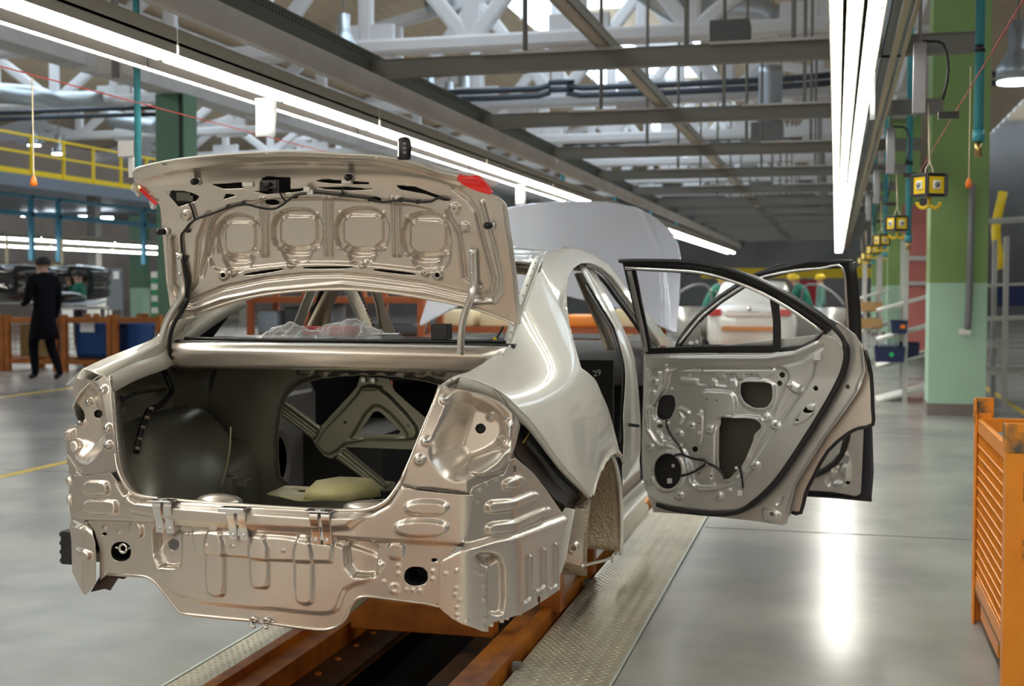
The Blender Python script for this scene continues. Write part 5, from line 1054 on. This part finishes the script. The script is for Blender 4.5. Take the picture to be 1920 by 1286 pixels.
    # five short fingers on each hand
    for s in 'LR':
        w=inv['wr'+s]; q=inv['ha'+s]; d=(q-w)/np.linalg.norm(q-w); sd_=np.cross(d,upv); sd_/=np.linalg.norm(sd_)+1e-9
        for i in range(4): MB().tube([q+sd_*(i-1.5)*.010*h,q+sd_*(i-1.5)*.011*h+d*.022*h,q+sd_*(i-1.5)*.011*h+d*(.040-.004*abs(i-1.5))*h-np.cross(sd_,d)*.008*h],.0052*h,5,sm=2).build('finger',SKIN,root,True)
        MB().tube([q+sd_*.016*h-d*.01*h,q+sd_*.028*h+d*.006*h,q+sd_*.026*h+d*.022*h],.0056*h,5,sm=2).build('thumb',SKIN,root,True)
    if vest: 
        b=MB(); b.loft([[inv['che']*(1-k)+inv['nek']*k+h*r*(math.cos(t)*rt*1.15+.75*math.sin(t)*fwd) for t in np.linspace(0,5.98,18)] for k,r in ((.15,.105),(.5,.098),(.75,.070))]); b.build('collar_yoke',vest,root,True)
    return root
NAVY=mat('black_navy_cloth',(.006,.006,.009),0,.9,spec=.1); GRNC=mat('green_work_jacket',(.015,.17,.12),0,.8); DRKC=mat('dark_work_trousers',(.014,.018,.028),0,.8); CRM=mat('cream_yoke',(.65,.64,.52),0,.8)
pm=atZ(84,713,FZ)
pw=person(pm,1.86,R(68),'man in long black coat walking left past the orange crates',NAVY,NAVY,{'knL':(-.05,.075,.285),'anL':(-.05,.045,.05),'toL':(-.05,.135,.022),'knR':(.05,-.005,.28),'anR':(.05,-.135,.06),'toR':(.05,-.06,.018),'haL':(-.10,.12,.62),'wrL':(-.125,.09,.60),'elL':(-.14,.0,.63)})
hb=np.array(pm); b=MB(); rr=[]
cs,sn=math.cos(R(68)),math.sin(R(68))
for z,rx,ry in ((.80,.105,.06),(.70,.098,.075),(.60,.092,.078),(.50,.105,.09),(.36,.125,.115)): rr.append([hb+1.86*np.array((rx*math.cos(t)*cs-(ry*math.sin(t)-.01)*sn,rx*math.cos(t)*sn+(ry*math.sin(t)-.01)*cs,z)) for t in np.linspace(0,5.98,20)])
b.loft(rr); b.build('coat',NAVY,pw,True)
person(atZ(1322,672,FZ)*np.array((1,1,0))+np.array((0,0,FZ)),1.74,R(-72),'worker in green jacket and yellow helmet bending left of the far car',GRNC,DRKC,{'spi':(0,.04,.62),'che':(0,.10,.725),'nek':(0,.16,.81),'hed':(0,.195,.85),'crn':(0,.215,.905),'shL':(-.1,.12,.78),'shR':(.1,.12,.78),'elL':(-.13,.20,.65),'wrL':(-.11,.30,.62),'haL':(-.10,.35,.62),'elR':(.13,.20,.65),'wrR':(.11,.30,.60),'haR':(.10,.35,.60)},'hat',CRM)
person(atZ(1516,672,FZ)*np.array((1,1,0))+np.array((0,0,FZ)),1.74,R(75),'worker in green jacket and yellow helmet leaning in at right of the far car',GRNC,DRKC,{'spi':(0,.03,.62),'che':(0,.09,.725),'nek':(0,.14,.82),'hed':(0,.17,.862),'crn':(0,.19,.92),'shL':(-.1,.10,.78),'shR':(.1,.10,.78),'elL':(-.13,.16,.64),'wrL':(-.10,.27,.60),'haL':(-.09,.32,.59),'elR':(.13,.16,.64),'wrR':(.10,.27,.60),'haR':(.09,.32,.59)},'hat')
person(atZ(1538,650,FZ)*np.array((1,1,0))+np.array((0,0,FZ)),1.72,R(100),'farther worker with yellow helmet and pale mask behind the leaning worker',mat('grey_green_jacket',(.12,.25,.22),0,.8),DRKC,{},'hat')
ps=atY(150,605,22.2); person((ps[0],22.2,FZ),1.72,R(110),'worker in green jacket holding a sheet behind the crates at left',GRNC,DRKC,{'elL':(-.13,.05,.66),'wrL':(-.07,.15,.66),'haL':(-.05,.19,.67),'elR':(.13,.07,.72),'wrR':(.06,.12,.82),'haR':(.04,.12,.87)})
# ---- crates with blue bins at left
CBR=mat('crate_orange_paint',(.42,.13,.02),.05,.5,noise=.3,nscale=4); BLU=mat('blue_bin',(.004,.055,.22),0,.4); WOOD=mat('plywood',(.30,.19,.07),0,.7,noise=.3,nscale=5)
def crate(u0,u1,v0,v1,y,label,fill=None):
    a=atY(u0,v0,y); c=atY(u1,v1,y); x0,x1,z1=a[0],c[0],a[2]; o=empty('wire_crate',((x0+x1)/2,y,FZ),label,'crate'); d=1.0
    b=MB()
    for x in (x0,x1): 
        for yy in (y,y+d): b.b2((x-.045,yy-.045,FZ),(x+.045,yy+.045,z1+.06))
    b.each('post',CBR,o)
    b=MB()
    for z in (FZ+.14,z1-.08): 
        for yy in (y,y+d): b.b2((x0,yy-.03,z),(x1,yy+.03,z+.08))
        for x in (x0,x1): b.b2((x-.03,y,z),(x+.03,y+d,z+.08))
    b.each('rail',CBR,o)
    b=MB()
    for x in np.arange(x0+.1,x1,.1): b.cyl((x,y+d,FZ+.2),(x,y+d,z1),.006,n=4)
    for z in np.arange(FZ+.25,z1,.1): b.cyl((x0,y+d,z),(x1,y+d,z),.006,n=4)
    b.each('mesh_wire',CBR,o)
    return x0,x1,z1
x0,x1,z1=crate(14,106,596,692,19.8,'orange wire crate behind the walking man, with plywood sheet'); MB().b2((x0+.12,20.0,FZ+.25),(x1-.3,20.1,z1-.12)).build('plywood_sheet',WOOD,None,label='tall plywood sheet standing in the crate behind the walking man',cat='plywood')
x0,x1,z1=crate(121,207,596,692,19.8,'orange wire crate right of the walking man, holding a blue bin')
def bin_(x0,x1,y,z0,z1,label,w):
    o=empty('blue_bin',((x0+x1)/2,y,z0),label,'bin'); b=MB(); b.loft([[((x0+x1)/2+k*(x1-x0)/2*math.copysign(abs(math.cos(t))**w,math.cos(t)),y+.35+k*.34*math.copysign(abs(math.sin(t))**w,math.sin(t)),z) for t in np.linspace(0,6.1,24)] for z,k in ((z0,.95),(z0+.1,1),(z1-.06,1),(z1-.05,1.02),(z1,1.02),(z1,.96),(z1-.1,.94))]); b.build('bin_body',BLU,o,True); return o
bo=bin_(x0+.10,x1-.07,19.9,FZ+.25,z1-.1,'dark blue square bin with white label inside the middle crate',.25); p=atY(164,610,19.86); MB().b2((p[0]-.15,19.86,p[2]-.12),(p[0]+.13,19.875,p[2]+.12)).build('bin_label',PAPER,bo)
x0,x1,z1=crate(216,300,596,692,19.8,'orange wire crate nearest the left tail of the car, holding a blue drum'); bin_(x0+.04,x0+.42,19.9,FZ+.25,z1-.1,'blue round drum inside the crate nearest the car',.9)
x0,x1,z1=crate(-90,6,596,692,19.8,'orange wire crate cut by the left edge of the picture')
# ---- glossy black bumper covers on a rack, boards and cabinets behind
GLB=mat('glossy_black',(.012,.012,.014),0,.12,coat=1)
def bumper(uc,y,label,flip=1):
    p=atY(uc,530,y); o=empty('bumper_cover',(p[0],y,p[2]),label,'bumper'); rings=[]
    for s in np.linspace(-1,1,15):
        yy=y+.55*abs(s)**2.6; x=p[0]+.80*s; k=1-.25*abs(s)**3
        rings.append([(x+.0,yy+dy,p[2]+dz*k) for dy,dz in ((.05,.38),(-.06,.33),(-.10,.12),(-.06,.08),(-.10,-.05),(-.13,-.20),(-.05,-.38),(.05,-.40),(.02,-.2),(.04,.1))])
    MB().loft(rings).build('bumper_skin',GLB,o,True); b=MB(); b.b2((p[0]-.3,y-.11,p[2]-.02),(p[0]+.3,y-.06,p[2]+.10)); b.build('grille_opening',CABIN,o); MB().cyl((p[0],y+.1,p[2]+.3),(p[0],y+.1,p[2]+.9),.03,n=6).build('hanger_hook',CORD,o)
bumper(8,21.2,'glossy black bumper cover hanging at the left edge'); bumper(112,22.6,'glossy black bumper cover hanging behind the walking man')
t=empty('work_table',atY(110,582,21),'work table with glossy pale parts behind the walking man','table'); p=atY(60,575,20.9); q=atY(160,575,20.9); MB().b2((p[0],20.9,p[2]-.05),(q[0],21.7,p[2])).build('table_top',CON,t); b=MB()
for x in (p[0]+.1,q[0]-.1): b.b2((x-.03,21,FZ),(x+.03,21.06,p[2]-.05)); b.b2((x-.03,21.6,FZ),(x+.03,21.66,p[2]-.05))
b.each('leg',GRY,t); b=MB(); b.ball(((p[0]*2+q[0])/3,21.3,p[2]+.15),(.5,.3,.15),16); b.build('dark_moulding',GLB,None,True,label='dark curved moulding lying on the work table',cat='moulding')
pq=atY(122,568,20.9); MB().box((pq[0],21.2,pq[2]),(1.1,.4,.03),.1,rx=.15).build('panel_sheet',mat('pale_panel',(.6,.65,.7),.2,.3),None,label='pale grey panel lying on the work table by the green worker',cat='panel')
p=atY(153,505,29); q=atY(153,592,29); o=empty('cabinet',(p[0],29,FZ),'pale double-door cabinet against the back at left','cabinet'); MB().b2((p[0]-.75,29,FZ),(p[0]+.55,29.5,1.75)).build('cabinet_body',WHITE,o); 
for s_ in (-1,1): MB().b2((p[0]-.1+s_*.30-.24,28.97,.0),(p[0]-.1+s_*.30+.24,29,1.62)).build('door',mat('cabinet_door',(.66,.68,.66),0,.4),o,bevel=.01)
p=atY(214,505,26); q=atY(214,573,26); o=empty('display_board',(p[0],26,FZ),'slate grey notice board with a white sheet at left','board'); MB().b2((p[0]-.22,26,q[2]-.1),(p[0]+.21,26.04,p[2]+.02)).build('board_panel',mat('slate_grey',(.15,.17,.20),0,.5),o); MB().b2((p[0]+.0,25.97,p[2]-.22),(p[0]+.14,25.99,p[2]-.05)).build('notice_sheet',PAPER,o); MB().b2((p[0]-.2,26.01,FZ),(p[0]-.17,26.04,p[2])).b2((p[0]+.16,26.01,FZ),(p[0]+.19,26.04,p[2])).each('board_leg',GRY,o)
p=atY(292,503,25); o=empty('striped_post',(p[0],25,FZ),'green and white striped post beside the mint column','post'); 
for i in range(14): MB().box((p[0],25,FZ+.10+i*.13),(.15,.15,.135)).build('stripe',(WHITE if i%2 else mat('green_stripe',(.01,.26,.10),0,.5)),o)
# mezzanine with yellow railing
mz=empty('mezzanine',(-21.5,36,3.4),'grey steel mezzanine deck with a yellow guard rail at upper left','mezzanine')
MB().b2((-30,22,4.16),(-21.5,58,4.5)).build('deck_edge',mat('blue_grey_steel',(.20,.23,.28),.2,.5),mz)
b=MB()
for y in np.arange(23,58,1.5): b.b2((-21.56,y-.035,4.5),(-21.49,y+.035,5.62))
b.each('rail_post',YEL,mz); b=MB()
for z in (5.58,5.1): b.b2((-21.56,22,z-.03),(-21.50,58,z+.03))
b.b2((-21.56,22,4.5),(-21.53,58,4.65)); b.each('guard_rail',YEL,mz)
b=MB()
for y in (24,34,44): b.b2((-22,y-.15,FZ),(-21.7,y+.15,4.16))
b.each('mezzanine_post',STL,mz)
bf=empty('overhead_gantry',(-17,30,3),'blue steel hanging frame over the neighbouring line at left','frame'); BLF=mat('blue_frame_paint',(.05,.22,.34),.1,.5)
b=MB(); b.b2((-17.05,16,2.95),(-16.95,50,3.06)); b.b2((-17.05,16,3.35),(-16.95,50,3.42))
for y in np.arange(24,44,4.6): b.b2((-17.05,y,2.0),(-16.95,y+.1,3.42)); b.b2((-17.05,y+1.0,2.0),(-16.95,y+1.1,3.42))
b.each('frame_bar',BLF,bf)
for i,(u,w) in enumerate(((53,34),(98,34),(160,30),(195,30))):
    p=atY(u,403+i*2,40); MB().b2((p[0]-.30,40,p[2]-.05),(p[0]+.30,40.1,p[2]+.05)).build('strip_lamp',LMP,None,label=('leftmost','second','third','rightmost')[i]+' cold white strip lamp under the mezzanine',cat='lamp',group='strip lamps under the mezzanine')
# racks seen through the shell
RKO=mat('rack_red_oxide',(.30,.075,.02),.05,.5); CBD=mat('cardboard',(.50,.31,.13),0,.8,noise=.15,nscale=3); CRB=mat('cream_box',(.70,.62,.42),0,.7); DBX=mat('dark_grey_bag',(.05,.055,.065),0,.6); SLB=mat('grey_blue_bag',(.22,.27,.33),0,.6)
def rack(u0,u1,y,zs,label,items,posts=4):
    a=atY(u0,600,y)[0]; c=atY(u1,600,y)[0]; o=empty('storage_rack',((a+c)/2,y,FZ),label,'rack'); b=MB()
    for x in np.linspace(a,c,posts):
        for yy in (y,y+.7): b.b2((x-.035,yy-.035,FZ),(x+.035,yy+.035,zs[-1]+.45))
    b.each('post',RKO,o); b=MB()
    for z in zs: b.b2((a,y,z-.07),(c,y+.7,z))
    b.each('shelf',RKO,o)
    for (f0,f1,zi,h,m_,nm,lb,ct_,gp) in items:
        xx0=a+(c-a)*f0; xx1=a+(c-a)*f1; z=zs[zi]; q=MB(); q.box(((xx0+xx1)/2,y+.33,z+h/2),(xx1-xx0,.5,h),0)
        w=q.build(nm,m_,None,True,label=lb,cat=ct_,group=gp,bevel=.03)
rack(470,790,13.5,(.35,.85,1.30),'red-oxide storage rack seen through the rear window opening',[(.02,.14,1,.28,SLB,'grey_bag','grey blue wrapped part at the left end of the middle rack shelf','bag',None),(.18,.32,1,.33,DBX,'dark_bag','dark wrapped part left of centre on the middle rack shelf','bag',None),(.36,.46,1,.36,SLB,'grey_bag','tall grey wrapped part near the centre of the middle rack shelf','bag',None),(.70,.95,1,.14,DBX,'dark_bag','flat dark bundle at the right end of the middle rack shelf','bag',None),(.05,.45,0,.30,mat('orange_tote',(.50,.17,.03),0,.5),'orange_tote','wide orange tote on the lower rack shelf at left','tote',None),(.6,.95,0,.30,DBX,'dark_bag','dark bundle on the lower rack shelf at right','bag',None)])
rack(800,1230,15.5,(.45,.90),'low storage rack with cream boxes behind the right rear door opening',[(.05,.20,1,.22,CRB,'cream_box','cream box at the left end of the low rack','box',None),(.23,.40,1,.28,CRB,'cream_box','taller cream box second from the left on the low rack','box',None),(.60,.78,1,.16,mat('orange_tray',(.75,.24,.03),0,.5),'orange_tray','bright orange tray on the low rack behind the door opening','tray',None),(.60,.80,0,.30,CBD,'cardboard_box','brown cardboard box under the bright orange tray','box',None),(.82,.97,1,.24,CRB,'cream_box','cream box at the right end of the low rack','box',None)],3)
# ---- flow racks along the right
ALU=mat('aluminium_profile',(.55,.56,.55),.6,.4); SHM=mat('pale_roller_track',(.58,.60,.56),.4,.45)
def flow_rack(u0,u1,y,vs,dz,depth,label):
    a=atY(u0,600,y)[0]; c=atY(u1,600,y)[0]; o=empty('flow_rack',((a+c)/2,y,FZ),label,'rack'); b=MB()
    for x in (a,c):
        for yy in (y,y+depth): b.b2((x-.03,yy-.03,FZ),(x+.03,yy+.03,2.05))
    b.each('post',ALU,o); b=MB(); zs=[]
    for v in vs:
        z=atY((u0+u1)/2,v,y)[2]; zs.append(z)
        for k in range(4):
            w=(c-a); xx=a; b.add(*slat(a-.35,c+.2,y+.05+k*(depth-.1)/4,y+.05+(k+.75)*(depth-.1)/4,z-.06,z+dz,.035))
    b.each('roller_track',SHM,o); return a,c,zs
def slat(x0,x1,y0,y1,z0,z1,t):
    return [(x0,y0,z0),(x1,y0,z1),(x1,y1,z1),(x0,y1,z0),(x0,y0,z0-t),(x1,y0,z1-t),(x1,y1,z1-t),(x0,y1,z0-t)],[(0,1,2,3),(7,6,5,4),(0,4,5,1),(1,5,6,2),(2,6,7,3),(3,7,4,0)]
a,c,zs=flow_rack(1698,1760,17.3,(572,628,680,745),.22,.9,'aluminium flow rack with dark blue bins left of the nearest column')
def tote(x,y,z,w,d,h,label,m_):
    o=empty('plastic_bin',(x,y,z),label,'bin'); b=MB(); b.loft([[(x+sx*w/2*k,y+sy*d/2*k,zz_) for sx,sy in ((-1,-1),(1,-1),(1,1),(-1,1))] for zz_,k in ((z,.92),(z+h*.9,1),(z+h,1.04),(z+h,.95),(z+h*.2,.88))]); b.build('bin_body',m_,o); return o
NB=mat('navy_bin',(.012,.022,.085),0,.45)
p=atY(1668,664,17.1); to=tote(p[0],17.25,p[2]-.10,.38,.5,.20,'navy blue bin with a green sticker on the lower rack shelf',NB); MB().cyl((p[0]+.02,16.99,p[2]-.0),(p[0]+.02,16.98,p[2]-.0),.03,n=12).build('round_sticker',mat('green_sticker',(.02,.5,.15),0,.5),to); 
b=MB()
for i in range(5): b.box((p[0]-.12+.05*i,17.2,p[2]+.12),(.02,.3,.06),.0)
b.each('bin_content',SLB,to)
p=atY(1705,662,17.5); tote(p[0],17.6,p[2]-.08,.25,.4,.22,'second navy bin behind the rack post on the lower shelf',NB)
p=atY(1686,612,17.1); to=tote(p[0],17.2,p[2]-.09,.20,.35,.17,'small navy bin with orange label on the upper rack shelf',NB); MB().box((p[0]+.04,17.01,p[2]),(.06,.01,.05)).build('bin_label',ORP,to)
a,c,zs=flow_rack(1885,1990,17.0,(400,525,590,640,692),.0,1.2,'tall aluminium rack right of the nearest column')
a,c,zs=flow_rack(1622,1650,26.0,(560,590,625),.20,1.5,'far flow rack holding brown boxes at right')
for v,lb in ((575,'upper brown cardboard box on the far flow rack'),(606,'lower brown cardboard box on the far flow rack')):
    p=atY(1630,v,25.9); MB().box((p[0],26.2,p[2]),(.50,.6,.19),rx=0).build('cardboard_box',CBD,None,label=lb,cat='box',bevel=.01)
p=atY(1722,470,24); o=empty('red_partition',(p[0],24,FZ),'salmon red partition panel left of the nearest column','partition'); PNK=mat('salmon_red',(.50,.16,.14),0,.6); MB().b2((p[0]-.28,24,FZ+.3),(p[0]+.6,24.1,2.9)).build('panel',PNK,o); MB().b2((p[0]-.3,23.95,1.45),(p[0]+.6,24.0,1.52)).b2((p[0]-.3,23.95,1.9),(p[0]+.6,24.0,1.98)).each('panel_rail',ALU,o)
# yellow railing and blue bins at the far right edge
o=empty('yellow_barrier',(5.2,20,FZ),'yellow guard barrier at the far right edge','barrier'); b=MB()
for x in (4.0,5.0,6.0): b.b2((x-.03,24,FZ),(x+.03,24.06,1.95))
for z in (1.45,1.9): b.b2((3.9,24,z),(7,24.05,z+.06))
b.each('bar',YEL,o)
p=atY(1905,555,20); tote(p[0],20.2,p[2]-.15,.6,.5,.30,'dark blue bin on the rack at the right edge',NB)
p=atY(1880,430,21); MB().tube([(p[0],21,2.9),(p[0]-.1,21,2.3),(p[0]+.0,21,1.7)],.07,8).build('yellow_hose',YEL,None,True,label='thick yellow hose hanging at the right edge',cat='hose')
# far end: yellow crane beam, red door
MB().b2((-6,58,1.85),(4,58.2,2.3)).build('crane_beam',YEL,None,label='yellow beam across the far end of the hall',cat='beam'); MB().b2((-1.8,57,FZ),(-.6,57.1,1.75)).build('red_gate',mat('red_gate_paint',(.45,.02,.03),0,.5),None,label='dark red gate at the far end beyond the doors',cat='gate')
# ---- the next car down the line
W2=mat('white_car_paint',(.80,.79,.76),.05,.3,coat=1)
c2=empty('car_body',(XC+.12,25,FZ),'white car body with red tail lamps farther down the line, doors open','car'); x=XC+.12; y=24.6
secs=[(0,.62,.30,.95),(.06,.78,.26,1.02),(.5,.86,.24,1.08),(1.0,.88,.24,1.10)]
b=MB(); 
def ring(w,z0,z1,yy): return [(x+sx*w*k,yy,z) for sx,k,z in ((-1,.80,z0),(-1,.98,z0+.12),(-1,1,(z0+z1)/2),(-1,.95,z1-.08),(-1,.84,z1),(1,.84,z1),(1,.95,z1-.08),(1,1,(z0+z1)/2),(1,.98,z0+.12),(1,.80,z0))]
b.loft([ring(w,z0,z1,y+yy) for yy,w,z0,z1 in secs]+[ring(.88,.24,1.08,y+3.4),ring(.84,.26,.98,y+4.3)]); b.build('body_shell',W2,c2,True)
b=MB(); b.loft([[(x+sx*w,y+yy,z) for sx,w,z in ((-1,.78,1.06),(-1,.60,zt),(-.5,.60,zt+.03),(.5,.60,zt+.03),(1,.60,zt),(1,.78,1.06))] for yy,zt in ((.55,1.12),(1.2,1.50),(2.3,1.54),(3.2,1.14))]); b.build('roof',W2,c2,True)
MB().add([(x-.60,y+.60,1.13),(x+.60,y+.60,1.13),(x+.50,y+1.14,1.47),(x-.50,y+1.14,1.47)],[(0,1,2,3)]).build('rear_window',mat('dark_green_glass',(.02,.045,.03),0,.05),c2,solid=.004)
for s_ in (-1,1):
    MB().box((x+s_*.66,y+.02,.93),(.26,.10,.13)).build('tail_lamp',mat('tail_red',(.55,.03,.03),0,.3),c2,bevel=.02)
    b=MB(); dd=np.array((math.sin(R(70))*s_,-math.cos(R(70)),0)); h0=np.array((x+s_*.88,y+2.0,0)); nn=np.array((dd[1]*s_,-dd[0]*s_,0))
    b.loft([[h0+dd*q_+np.array((0,0,z))+nn*t_ for q_,z in ((0,.35),(.85,.35),(1.0,.75),(1.0,1.0),(0,1.02))] for t_ in (0,.05)]); b.build('door_panel',DOORIN,c2,True)
    MB().tube([h0+dd*q_+np.array((0,0,z)) for q_,z in ((.02,1.0),(.10,1.42),(.4,1.46),(.75,1.28),(1.0,1.0))],.025,6).build('door_frame',GRY,c2,True)
MB().box((x,y-.02,.90),(.9,.03,.10)).build('trunk_handle_bar',CHROME,c2,bevel=.01); MB().box((x,y-.03,.62),(1.05,.05,.09)).build('bumper_beam',mat('primer_orange',(.60,.26,.10),.1,.5),c2,bevel=.01); MB().box((x,y+.0,.78),(.5,.02,.13)).build('plate_recess',WHITE,c2,bevel=.01)
MB().cyl((x,y-.03,1.0),(x,y-.02,1.0),.05,n=16).build('round_badge',CHROME,c2,True)
MB().b2((x-.45,y-.1,FZ+.05),(x+.7,y+.8,FZ+.26)).build('body_skid',mat('bright_orange',(.85,.25,.03),0,.5),None,label='bright orange skid under the far white car',cat='skid')
